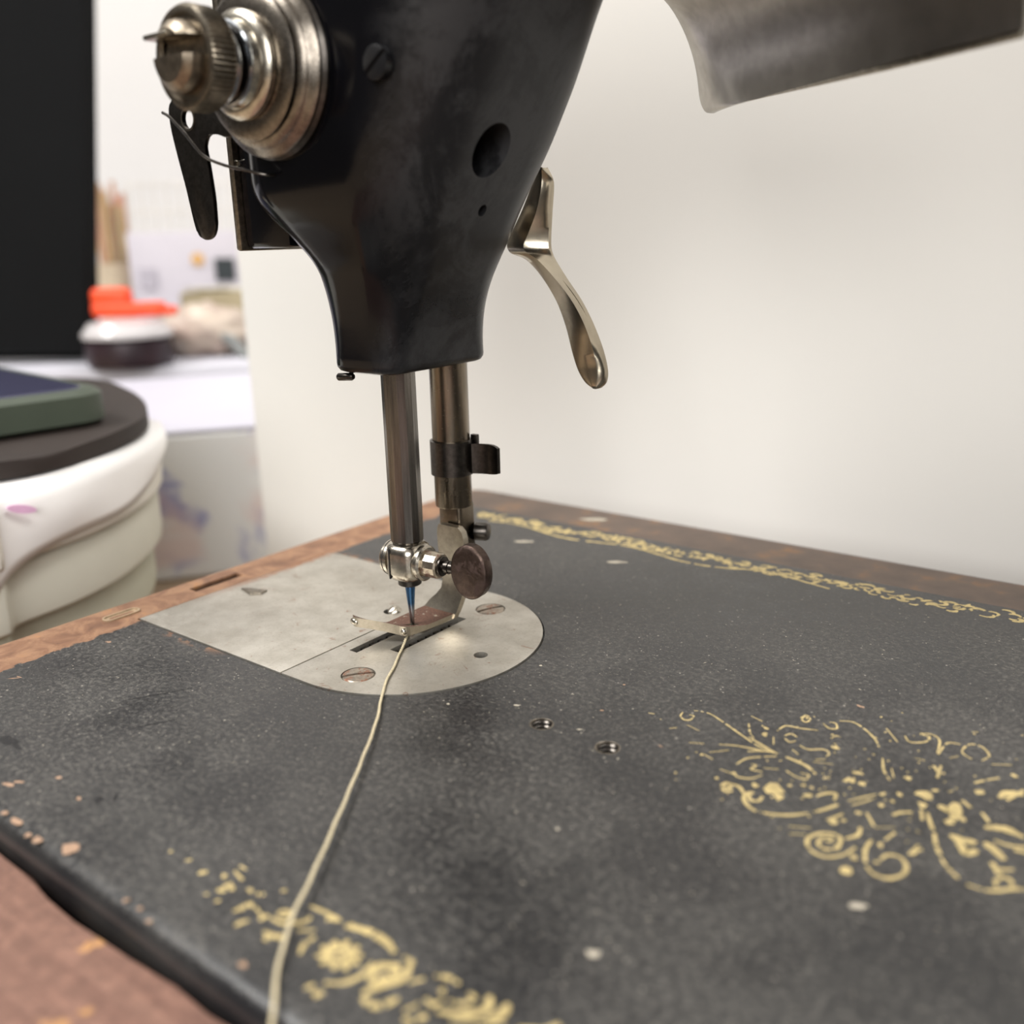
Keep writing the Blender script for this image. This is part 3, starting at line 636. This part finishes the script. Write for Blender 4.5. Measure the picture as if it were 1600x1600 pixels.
for cx, cy, r in ((560, 150, .55), (555, 175, .6), (840, 228, .7), (590, 395, 1.5), (515, 380, .6), (610, 420, .9), (730, 420, .7), (710, 380, .4), (745, 390, .4), (930, 330, .7), (905, 360, .7), (950, 375, .6), (885, 360, .5), (1025, 460, .5), (1070, 445, .4),
                  (930, 490, .5), (830, 525, .7), (870, 520, .4), (1200, 420, 1.2), (1190, 460, .8), (1020, 620, .5), (1005, 690, .4), (1350, 515, .6), (1300, 530, .7), (1420, 405, .7), (1560, 340, .5), (1130, 350, .6), (1240, 400, .5), (1100, 415, .5), (1030, 415, .5), (800, 350, .4), (655, 380, .4), (430, 330, .4), (880, 725, .8), (915, 670, .6), (1180, 640, .4), (300, 255, .35), (360, 350, .35)):
    blob(bm, md_((cx, cy)), r, r*.8, rnd.random()*3)
for k in range(90):
    cx, cy = rnd.gauss(900, 330), rnd.gauss(330, 130)
    if 60 < cx < 1640 and 60 < cy < 780: blob(bm, md_((cx, cy)), .10+.18*rnd.random(), .10+.12*rnd.random(), rnd.random()*3, n=6)
flat('gold_medallion', bm, M['gold'], bed)
# front border
fb = lambda c: dec(200, 1300, 2.4615, c)
bm = bmesh.new()
for q in ([(490, 290), (520, 330)], [(550, 330), (590, 350), (650, 350), (690, 340), (700, 325)], [(650, 380), (720, 378)], [(660, 470), (680, 430), (720, 405)], [(700, 285), (760, 310), (820, 345)], [(755, 580), (830, 580), (900, 550), (940, 500)], [(1060, 480), (1090, 500), (1080, 520)], [(1080, 580), (1140, 565)],
          [(1180, 555), (1230, 560), (1275, 585)], [(1145, 640), (1170, 665), (1205, 650)], [(1230, 650), (1290, 660), (1330, 640), (1310, 620)], [(1060, 690), (1120, 660)], [(1240, 725), (1450, 738)], [(575, 315), (600, 302), (628, 315), (600, 325), (575, 315)], [(520, 380), (545, 395), (600, 410)], [(430, 130), (455, 145)], [(410, 150), (440, 185)]):
    stroke(bm, [fb(c) for c in q], .62, taper=.6, gaps=.03)
for q in ([(850, 365), (900, 375), (950, 395), (1000, 430), (1025, 465)], [(930, 580), (960, 520), (1050, 515)], [(940, 590), (1000, 555), (1050, 530)], [(900, 620), (980, 590), (1060, 560), (1080, 520)], [(900, 640), (960, 670), (1040, 640)], [(1190, 690), (1300, 700), (1380, 680), (1390, 630)], [(1380, 720), (1440, 700), (1460, 660)], [(1500, 760), (1600, 770), (1660, 740)]):
    stroke(bm, [fb(c) for c in q], 1.05, taper=.5, gaps=.02)
for k in range(10):
    a = 2*PI*k/10; c = fb((815 + 95*math.cos(a), 475 + 62*math.sin(a))); c0_ = fb((815, 475)); d = c-c0_
    blob(bm, c0_ + d*.62, d.length*.36, .48, math.atan2(d.y, d.x), n=10, rough=.2)
blob(bm, fb((815, 475)), .5)
for cx, cy, r in ((165, 75, .3), (230, 110, .45), (290, 155, .6), (370, 170, .45), (380, 205, .6), (360, 225, .6), (400, 215, .55), (345, 265, .35), (300, 240, .3), (470, 225, .5), (420, 300, .5), (440, 290, .6), (470, 280, .6), (515, 330, .6), (600, 225, .4), (430, 350, .6), (530, 325, .5), (530, 410, .45), (580, 405, .5), (800, 335, .6), (850, 360, .6), (700, 595, .65), (730, 625, .6), (1210, 610, .5), (1080, 725, .6), (1135, 715, .6), (770, 335, .4), (450, 345, .4), (550, 400, .4), (500, 240, .3), (520, 240, .3)):
    blob(bm, fb((cx, cy)), r, r*.7, rnd.random()*3)
flat('gold_front_border', bm, M['gold'], bed)
# back border: scroll work between two lines
bm = bmesh.new(); V2 = lambda x_, y_: Vector((x_, y_, 0))
x_ = 25.0
while x_ < 182:
    fade = 1 if x_ < 120 else max(.25, 1-(x_-120)/75); yc = 154.2 + .8*math.sin(x_*.21)
    for k in range(int(4*fade)+1):
        a0 = rnd.random()*6.28; r = .5 + 1.5*rnd.random(); cx, cy = x_ + rnd.uniform(-2, 2), yc + rnd.uniform(-2.3, 2.3)
        stroke(bm, [V2(cx + r*(1-q*.12)*math.cos(a0+q*.7), cy + .8*r*(1-q*.12)*math.sin(a0+q*.7)) for q in range(5)], .55+.5*rnd.random(), taper=.5)
    if rnd.random() < .8*fade: blob(bm, V2(x_, yc+rnd.uniform(-1.5, 1.5)), .6+.7*rnd.random(), .5, rnd.random()*3)
    x_ += 2.5
low = [V2(30 + k*6, 150.2 + 1.5*math.sin(k*1.05) + (1.2 if k > 12 else 0)) for k in range(17)]; stroke(bm, low, .9, taper=.8, gaps=.03)
flat('gold_back_border', bm, M['gold'], bed)
# paint chips, scuffs, lint
bm = bmesh.new()
for px, py, rx, ry in ((108, 1325, 2.0, 1.3), (58, 1312, .9, .7), (26, 1283, 1.3, .7), (12, 1226, 1.6, .5), (28, 1222, 1.1, .35), (92, 1215, .7, .4), (123, 1248, .7, .35), (44, 1305, .6, .6), (8, 1270, .8, .6), (196, 1407, .5, .4), (218, 1420, .45, .35), (233, 1440, .5, .4), (380, 1507, .7, .5), (20, 1060, 1.2, .2), (170, 1003, .9, .45), (30, 1058, 1.0, .16), (975, 1070, .35, .25), (940, 1110, .4, .25), (1032, 1166, .5, .15), (1345, 1104, .9, .35)):
    blob(bm, on_z(px, py, 0), rx*.8, ry*.8, rnd.uniform(-.3, .8), .014, 12, .35)
flat('paint_chip', bm, M['chip'], bed)
bm = bmesh.new()
for px, py, rx, ry, ro in ((15, 1157, 2.2, .9, .1), (155, 1250, .9, .6, -.7), (180, 1247, 1.4, .25, -.7), (25, 1165, 2.4, .3, -.1), (247, 1085, 5.5, .16, 1.05), (246, 1130, 3, .2, 1.05)): blob(bm, on_z(px, py, 0), rx, ry, ro, .013, 12, .3)
flat('scuff_mark', bm, M['mark'], bed)
bm = bmesh.new()
for k in range(900):
    cx, cy = rnd.uniform(16, 185), rnd.uniform(4, 158)
    if (cx-66.7)**2 + (cy-80)**2 < 28**2 or (cx < 67 and 52 < cy < 108): continue
    r = .04 + .10*rnd.random()**3
    blob(bm, Vector((cx, cy, 0)), r*(1+2*rnd.random()**4), r, rnd.random()*3, .016, 5)
for px, py, rx, ry in ((927, 1490, .75, .6), (1340, 1416, 1.0, .5), (871, 1296, .3, .3), (808, 1102, .6, .3), (895, 1085, .3, .1), (905, 1140, .5, .2), (845, 1040, .3, .3), (820, 846, 2.4, .9), (930, 812, 4.2, 1.6), (965, 878, 2.2, 1), (700, 1100, .3, .3)): blob(bm, on_z(px, py, 0), rx, ry, .5, .018, 11)
flat('dust_flecks', bm, M['dust'], bed)

# ------------------------------------------------------------------ sewing thread
tp = [(67.2, 79.4, .4), (68.5, 77.6, .9), (70.5, 74.4, .7), (75, 67.5, .55), (79.4, 60.5, .6), (83.6, 55.2, .55), (89, 48.6, .8), (97, 37.2, 1.1), (105, 25.2, 1.3), (110.4, 16.8, 1.3), (113.6, 11.4, 1.2), (118.0, 5.6, .9), (122.4, 1.2, .4), (125, -2.2, -2.6), (128, -7, -3.0), (140, -14, -3.0)]
cl = spline(tp, 40); bm = bmesh.new()
for ph in (0, PI):
    pts = []; acc = 0
    for i, p in enumerate(cl):
        t_ = (cl[min(i+1, len(cl)-1)] - cl[max(i-1, 0)]).normalized(); e1 = t_.cross(Vector((0, 0, 1))).normalized(); e2 = e1.cross(t_)
        acc += (p-cl[i-1]).length if i else 0; a = acc*4.2 + ph
        pts.append(p + .13*(e1*math.cos(a) + e2*math.sin(a)) + e1*.05*math.sin(acc*.7))
    tube(bm, pts, .165, 6)
tag(link('sewing_thread', bm, M['thread'], smooth=60), 'cream cotton thread running from the presser foot across the black bed', 'thread')

# ------------------------------------------------------------------ lamp shade at upper right
lamp = empty('sewing_lamp', (130, 118, 110), 'bare metal lamp shade hanging in the upper right corner behind the machine head', 'lamp')
S0 = on_y(1085, 178, 135); S1d = Vector((.84, -.54, 0)); Bd = Vector((-.54, -.84, 0)).normalized()
bm = bmesh.new(); rings = []; NA = 30; NL = 40
for j in range(NL+1):
    l = 78*(j/NL)**1.8; row = []
    for i in range(NA+1):
        a = math.radians(98*(i/NA)**1.5)
        r0 = 24.0; b_ = r0 - r0*math.cos(a)*1.0; zz = r0*math.sin(a)
        row.append((l, b_*.9, zz))
    rings.append(row)
# rounded lower corner of the end: pull the first columns along
def SP(l, b_, zz): return S0 + S1d*l + Bd*b_ + Vector((0, 0, zz))
def endoff(zz): return (4.5 - math.sqrt(max(0, 4.5**2 - (4.5-zz)**2)) if zz < 4.5 else 0) - 3.2*(1-min(1, zz/18)) + .13*zz
V1 = []; V0 = []
for j, row in enumerate(rings):
    ra = []; rb = []
    for i, (l, b_, zz) in enumerate(row):
        off = endoff(zz); wz = max(.5, 19*(1-zz/20)); b_ -= .15*max(0, wz-l)**2/wz; l2 = l + off*(1-l/78)**3  # end bent back to brighten the corner: lit patch put into the shape
        p = SP(l2, b_, zz); ra.append(bm.verts.new(p)); rb.append(bm.verts.new(p - Bd*.7*math.cos(math.radians(98*(i/NA)**1.5)) + Vector((0, 0, .7*math.sin(math.radians(98*(i/NA)**1.5))))))
    V1.append(ra); V0.append(rb)
for j in range(NL):
    for i in range(NA):
        bm.faces.new((V1[j][i], V1[j][i+1], V1[j+1][i+1], V1[j+1][i])); bm.faces.new((V0[j][i], V0[j+1][i], V0[j+1][i+1], V0[j][i+1]))
for j in range(NL):
    for i in (0, NA): bm.faces.new((V1[j][i], V1[j+1][i], V0[j+1][i], V0[j][i]))
for i in range(NA):
    for j in (0, NL): bm.faces.new((V1[j][i], V1[j][i+1], V0[j][i+1], V0[j][i]))
link('lamp_shade', bm, shade_mat(), lamp, 50)
bm = bmesh.new(); tube(bm, [SP(19 + 59*k/40, -.1, 0) for k in range(41)], [.05 + .5*min(1, k/24) for k in range(41)], 10); link('rolled_rim', bm, M['nickel'], lamp)
bm = bmesh.new(); c1 = SP(60, 14, 21.5); tube(bm, [c1, c1 + Vector((2, 0, 6))], 3.0, 14); link('lamp_bracket', bm, M['nickel_dull'], lamp)

# ------------------------------------------------------------------ stack at the left, phone, boxes and supplies
def yaw_box(bm, px, py, dep, wpx, z0, z1, dmm, bev=2, turn=0):
    """upright box whose front centre is seen at px (depth dep), width given in photo units"""
    c = at(px, py, dep); wd = wpx*dep/F_PX
    R = Matrix.Translation((c.x, c.y, 0)) @ Matrix.Rotation(YAW + turn, 4, 'Z')
    return box(bm, (-wd/2, 0, z0), (wd/2, dmm, z1), bev, 2, R)
# stack of folded sheets; its plan outline (top sheet), rounded right end
plan = [(-44, 45), (-48.2, 56.5), (-52, 76), (-62, 97), (-84, 122), (-112, 139), (-143, 152), (-183, 162), (-230, 150), (-262, 110), (-240, 40), (-170, -20), (-70, -10)]
PLN = [(p.x, p.y) for p in spline([(a, b, 0) for a, b in plan], 6, True)]
ctr = Vector((-150, 75, 0))
layers = [(-70, -53, .80, S(176, 172, 160)), (-53, -36, .86, S(192, 188, 172)), (-36, -19, .92, S(186, 186, 168)), (-19, -1, .97, S(204, 202, 188)), (-1, 17.5, 1.0, S(222, 218, 208))]
nm = ('bottom', 'second from the bottom', 'middle', 'second from the top', 'topmost')
for (z0, z1, sc_, col), w_ in zip(layers, nm):
    bm = bmesh.new(); rings = []
    for z_, ins in ((z0+.3, 2.5), (z0+1.4, .6), (z0+4, 0), (z1-4, 0), (z1-1.4, .6), (z1-.3, 2.5)):
        q = sc_ - ins/150; rings.append([(ctr.x + (a-ctr.x)*q, ctr.y + (b-ctr.y)*q, z_) for a, b in PLN])
    loft(bm, rings)
    tag(link('folded_sheet', bm, plain('sheet_'+w_.replace(' ', '_'), col, .7, 0, .04, .03)), 'cream folded sheet, %s of the stack left of the machine' % w_, 'folded sheet', 'folded sheets stacked left of the machine')
# glossy white wrap over the top, drooping at the front
bm = bmesh.new(); N1 = 46; grid = []
edge = spline([(-30, 20, 0), (-44, 45, 0), (-48.2, 56.5, 0), (-52, 76, 0), (-62, 97, 0), (-84, 122, 0), (-100, 133, 0)], 9)
for i, e in enumerate(edge):
    s = i/(len(edge)-1); out = (e-ctr).normalized(); drop = 27*(1-s)**.8 + 2 + 2.2*math.sin(s*11); row = []
    for k in range(16):
        t_ = k/15
        if t_ < .55: q = (.55-t_)/.55; p = e - out*q*70 + Vector((0, 0, 18.6 + .5*math.sin(q*9+s*14)*(1-q*.6)))
        else: q = (t_-.55)/.45; p = e + out*(1.2 + 1.1*math.sin(q*PI)*(1+.8*math.sin(s*17))) + Vector((0, 0, 18.2 - drop*q))
        row.append(bm.verts.new(p))
    grid.append(row)
for a, b in zip(grid, grid[1:]):
    for k in range(15): bm.faces.new((a[k], b[k], b[k+1], a[k+1]))
wrap = link('plastic_wrap', bm, plain('white_film', S(240, 238, 236), .22, 0, .02, .05), smooth=80)
wrap.modifiers.new('solid', 'SOLIDIFY').thickness = .0005
tag(wrap, 'glossy white wrapper draped over the topmost folded sheet, with a pink mark', 'wrapper')
bm = bmesh.new(); e = edge[20]; out = (e-ctr).normalized()
tg = Vector((-out.y, out.x, 0)); p0 = e + out*3.5 + Vector((0, 0, 13.5)); rr = []
for hh in (0, .35): rr.append([p0 + out*hh + tg*3.4*math.cos(2*PI*k/24) + Vector((0, 0, 1))*(1.1*math.sin(2*PI*k/24) - .9*math.cos(2*PI*k/24)) for k in range(24)])
loft(bm, rr); link('pink_mark', bm, plain('pink_ink', S(222, 178, 210), .5), wrap, 0)
# dark brown folder put in for the shadow under the phone
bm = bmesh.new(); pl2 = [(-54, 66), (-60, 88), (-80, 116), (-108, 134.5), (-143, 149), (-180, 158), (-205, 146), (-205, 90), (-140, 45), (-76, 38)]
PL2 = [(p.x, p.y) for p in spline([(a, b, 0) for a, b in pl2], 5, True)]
prism(bm, PL2, 2, 19.4, 24.0, .8); tag(link('shadow_filler', bm, plain('shadow_brown', S(34, 23, 17), .7, 0, .15, .1)), 'dark brown folder with a rounded end standing in for the shadow under the green phone', 'filler')
# phone
ph = empty('phone', (-118, 92, 24), 'dark green cased phone lying face up on the brown folder', 'phone')
pc = Vector((-161, 77, 0)); PA = math.radians(-6)
PM = Matrix.Translation(pc) @ Matrix.Rotation(PA, 4, 'Z')
def slab(z0, z1, hx, hy, r, ins=1.4):
    b = bmesh.new(); loft(b, [[PM @ Vector((p[0], p[1], z_)) for p in rrect(-hx+i_, hx-i_, -hy+i_, hy-i_, r-i_, 8)] for z_, i_ in ((z0, ins), (z0+ins*.7, 0), (z1-ins*.7, 0), (z1, ins))]); return b
link('phone_case', slab(24.1, 35.0, 78, 39, 11, 2.2), plain('green_case', S(62, 70, 58), .55, 0, .05, .1), ph)
link('phone_screen', slab(34.6, 35.35, 73, 34, 8, .3), plain('screen_glass', S(66, 66, 88), .08, 0, .1, .02), ph)
# printed white carton with blue and pink blots
n = NT('watercolour_print'); f = n.noise(.022, 4, .55, None, .8); g = n.noise(.018, 3, .5, n.stretch(1, 1, 1.3, 1.1), .6)
c = n.mix(n.step(f, .47, .58), S(216, 216, 214), S(146, 148, 186)); c = n.mix(n.math('MULTIPLY', n.step(g, .46, .60), .6), c, S(212, 184, 178))
n.set(Base_Color=c, Roughness=.45); printm = n.m
fr = Vector((-163, 222, 0)); dL = Vector((-.49, -.87, 0)); dB = Vector((-.803, .594, 0))
bm = bmesh.new(); PQ = [fr - dL*60, fr + dL*110, fr + dL*110 + dB*186, fr - dL*60 + dB*186]; PQ = [(-150.5, 223.5), (-163-54, 222-96), (-163-54-149, 222-96+110), (-300, 333.5)]
prism(bm, PQ, 2, -70, -4, 1.5); cb = link('printed_carton', bm, printm, smooth=0)
tag(cb, 'white carton printed with blue and pink blots beside the paper stack', 'carton')
bm = bmesh.new(); prism(bm, [(a-.5*(i in (1, 2)), b) for i, (a, b) in enumerate(PQ)], 2, -4.1, -2, .6); link('carton_lid', bm, plain('carton_white', S(190, 188, 199), .5, 0, .03, .02), cb, 0)
# tall black panel leaning back
bm = bmesh.new(); A0 = at(134, 640, 668); up = (UPV + FWD*-.02 + RGT*.0).normalized(); A0 = A0 - up*((A0.z+1.9)/up.z)
tri = [A0, A0 - RGT*130, A0 - RGT*130 + FWD*24, A0 + FWD*24]
Rr2 = [[p + up*hh - RGT*(0.0) for p in tri] for hh in (0, 2, 420, 424)]
loft(bm, Rr2); bp = link('black_panel', bm, plain('matte_black', (.004, .0042, .0045),  .85, 0, .06, .02, .1), smooth=0)
mn = min(v.co.z for v in bp.data.vertices); bp.location.z = -.0019 - mn
tag(bp, 'tall matte black panel leaning back on the bench behind the phone, at the left edge', 'panel')
bm = bmesh.new(); q0 = A0 - RGT*52 - FWD*.4; loft(bm, [[p + up*hh for p in (q0, q0 - RGT*4, q0 - RGT*4 + FWD*.5, q0 + FWD*.5)] for hh in (6, 415)]); link('panel_seam', bm, plain('seam_grey', (.012, .0125, .013), .6), bp, 0).location.z = 0
# clear tub with dark contents
c = at(205, 560, 648)
tub = empty('plastic_tub', (c.x, c.y, -2), 'clear plastic tub holding dark contents below the orange clamp', 'tub')
bm = bmesh.new(); lathe(bm, [(20, 0), (27, 1), (29, 8), (28, 17), (24, 19), (.5, 20)], (c.x, c.y, -2), (0, 0, 1), 28); link('dark_contents', bm, plain('dark_red_black', S(48, 34, 40), .4, 0, .5, .06), tub)
bm = bmesh.new(); lathe(bm, [(25, 19), (29.5, 19.5), (29.5, 22), (27, 25), (24, 29), (12, 31), (.5, 31.4)], (c.x, c.y, -2), (0, 0, 1), 32); link('tub_lid', bm, plain('frosted_lid', S(190, 186, 186), .2, 0, .05, .03), tub)
bm = bmesh.new(); r_ = Vector((-math.sin(YAW), math.cos(YAW), 0)); box(bm, (-9, -4, -.6), (11, 2, .6), .5, 2, Matrix.Translation((c.x, c.y, 28.5)) @ Matrix.Rotation(YAW, 4, 'Z')); link('lid_patch', bm, plain('glossy_patch', S(205, 225, 250), .05), tub)  # small pale blue glossy patch on the lid top
# orange clamp on the tub
c2 = at(200, 505, 652)
bm = bmesh.new(); MX = Matrix.Translation((c2.x, c2.y, 0)) @ Matrix.Rotation(YAW, 4, 'Z')
box(bm, (-22, -6, 29.6), (26, 8, 39), 3, 3, MX); box(bm, (-22, -5, 34), (4, 7, 49), 4, 3, MX); box(bm, (20, -4, 30), (34, 6, 36), 2, 2, MX)
og = tag(link('orange_clamp', bm, plain('orange_plastic', S(236, 78, 36), .5)), 'bright orange plastic clamp lying on the lid of the clear tub', 'clamp')
# translucent bag lump
c3 = at(322, 560, 700); bm = bmesh.new()
bmesh.ops.create_uvsphere(bm, u_segments=28, v_segments=18, radius=1, matrix=Matrix.Translation((c3.x, c3.y, 15)) @ Matrix.Rotation(YAW, 4, 'Z') @ Matrix.Diagonal((38, 22, 19, 1)))
for v in bm.verts:
    d = v.co - Vector((c3.x, c3.y, 15)); k = 1 + .10*math.sin(d.x*.33+1)*math.sin(d.z*.41) + .07*math.sin(d.y*.5+d.z*.3); v.co = Vector((c3.x, c3.y, 15)) + d*k; v.co.z = max(v.co.z, -1.8)
bagm = NT('cloudy_bag'); f = bagm.noise(.05, 5, .6); bagm.set(Base_Color=bagm.ramp(f, [(.3, S(150, 126, 120)), (.6, S(190, 176, 160)), (.75, S(206, 198, 190))]), Roughness=.5)
tag(link('plastic_bag', bm, bagm.m, smooth=80), 'cloudy beige plastic bag slumped beside the clear tub', 'bag')
# grey cable arching over the bag
bm = bmesh.new(); tube(bm, spline([at(236, 522, 690), at(252, 506, 686), at(285, 498, 684), at(325, 510, 682), at(358, 530, 680), at(384, 556, 676), at(402, 584, 672)], 8), 4.2, 12)
tag(link('grey_cable', bm, plain('grey_rubber', S(112, 114, 112), .5)), 'thick grey cable arching over the plastic bag', 'cable')
# cardboard box and paper on it
bm = bmesh.new(); yaw_box(bm, 340, 500, 780, 110, -2, 38, 60, 1.5); cbx = tag(link('cardboard_box', bm, plain('cardboard', S(184, 170, 138), .8, 0, .05, .03)), 'plain beige cardboard box behind the plastic bag', 'box')
bm = bmesh.new(); cc3 = at(345, 455, 800)
for v in bmesh.ops.create_grid(bm, x_segments=14, y_segments=10, size=1, matrix=Matrix.Translation((cc3.x, cc3.y, 40)) @ Matrix.Rotation(YAW, 4, 'Z') @ Matrix.Diagonal((27, 18, 1, 1)))['verts']:
    v.co.z = 39.3 + 2.2*rnd.random()
p_ = link('crumpled_paper', bm, plain('paper_white', S(236, 230, 216), .8), smooth=80); p_.modifiers.new('solid', 'SOLIDIFY').thickness = .0008
tag(p_, 'crumpled cream paper lying on top of the cardboard box', 'paper')
# white printed carton with an orange dot and a dark square
bm = bmesh.new(); yaw_box(bm, 292, 430, 920, 176, -2, 88, 50, 1); lf = link('leaflet_box', bm, plain('leaflet_white', S(216, 210, 216), .6, 0, .03, .02))
tag(lf, 'white leaflet box with an orange dot and a dark square on its front', 'box')
def face_card(name, px, py, dep, hw, hh, mat, round_=False):
    b = bmesh.new(); c = at(px, py, dep); fw = Vector((-math.sin(YAW), math.cos(YAW), 0)); rt = Vector((math.cos(YAW), math.sin(YAW), 0)); n_ = 24 if round_ else 4
    vs = [(hw*math.cos(2*PI*k/24), hh*math.sin(2*PI*k/24)) for k in range(24)] if round_ else [(-hw, -hh), (hw, -hh), (hw, hh), (-hw, hh)]
    c = c + fw*(-.8); R = [[c + rt*a + Vector((0, 0, q)) + fw*d for a, q in vs] for d in (0, .6)]
    loft(b, R); return link(name, b, mat, lf, 0)
fd = 918
face_card('orange_dot', 309, 405, 914.9, 6, 6, plain('dot_orange', S(226, 178, 110), .5), True)
face_card('dark_square', 352, 421, 917.4, 9.5, 10.5, plain('square_dark', S(54, 60, 62), .5))
face_card('printed_patch', 232, 435, 919.6, 8, 9, plain('patch_grey', S(196, 190, 198), .5))
# tub of wooden sticks
c4 = at(184, 440, 950)
cup = empty('brush_pot', (c4.x, c4.y, -2), 'tall pot of pale wooden sticks beside the black panel', 'pot')
bm = bmesh.new(); lathe(bm, [(17, 0), (19, 2), (20, 62), (18.5, 62), (18, 6)], (c4.x, c4.y, -2), (0, 0, 1), 28); link('pot', bm, plain('pot_cream', S(214, 196, 168), .5), cup)
for k in range(13):
    a = k*2.4; r = 13*math.sqrt((k+.5)/13); b0 = Vector((c4.x + r*math.cos(a), c4.y + r*math.sin(a), 4)); tip = b0 + Vector((rnd.uniform(-5, 5), rnd.uniform(-5, 5), rnd.uniform(108, 136)))
    b = bmesh.new(); tube(b, [b0, tip], 2.4, 8); link('wooden_stick', b, plain('stick_wood', S(212-6*(k % 3), 180-8*(k % 4), 132), .6), cup)
# white wire rack
rk = empty('wire_rack', at(295, 400, 1010)*1 - Vector((0, 0, at(295, 400, 1010).z+2)), 'white wire grid rack standing behind the leaflet box', 'rack')
rt = Vector((math.cos(YAW), math.sin(YAW), 0)); c5 = at(290, 400, 1010); c5.z = -2; wm = plain('wire_white', S(224, 220, 212), .5)
for k in range(9):
    b = bmesh.new(); q = c5 + rt*(-52 + 13*k); tube(b, [q, q + Vector((0, 0, 142))], 1.3, 8); link('upright_wire', b, wm, rk)
for k in range(6):
    b = bmesh.new(); q = c5 + Vector((0, 0, 3 + 27*k)); tube(b, [q - rt*54, q + rt*54], 1.3, 8); link('cross_wire', b, wm, rk)
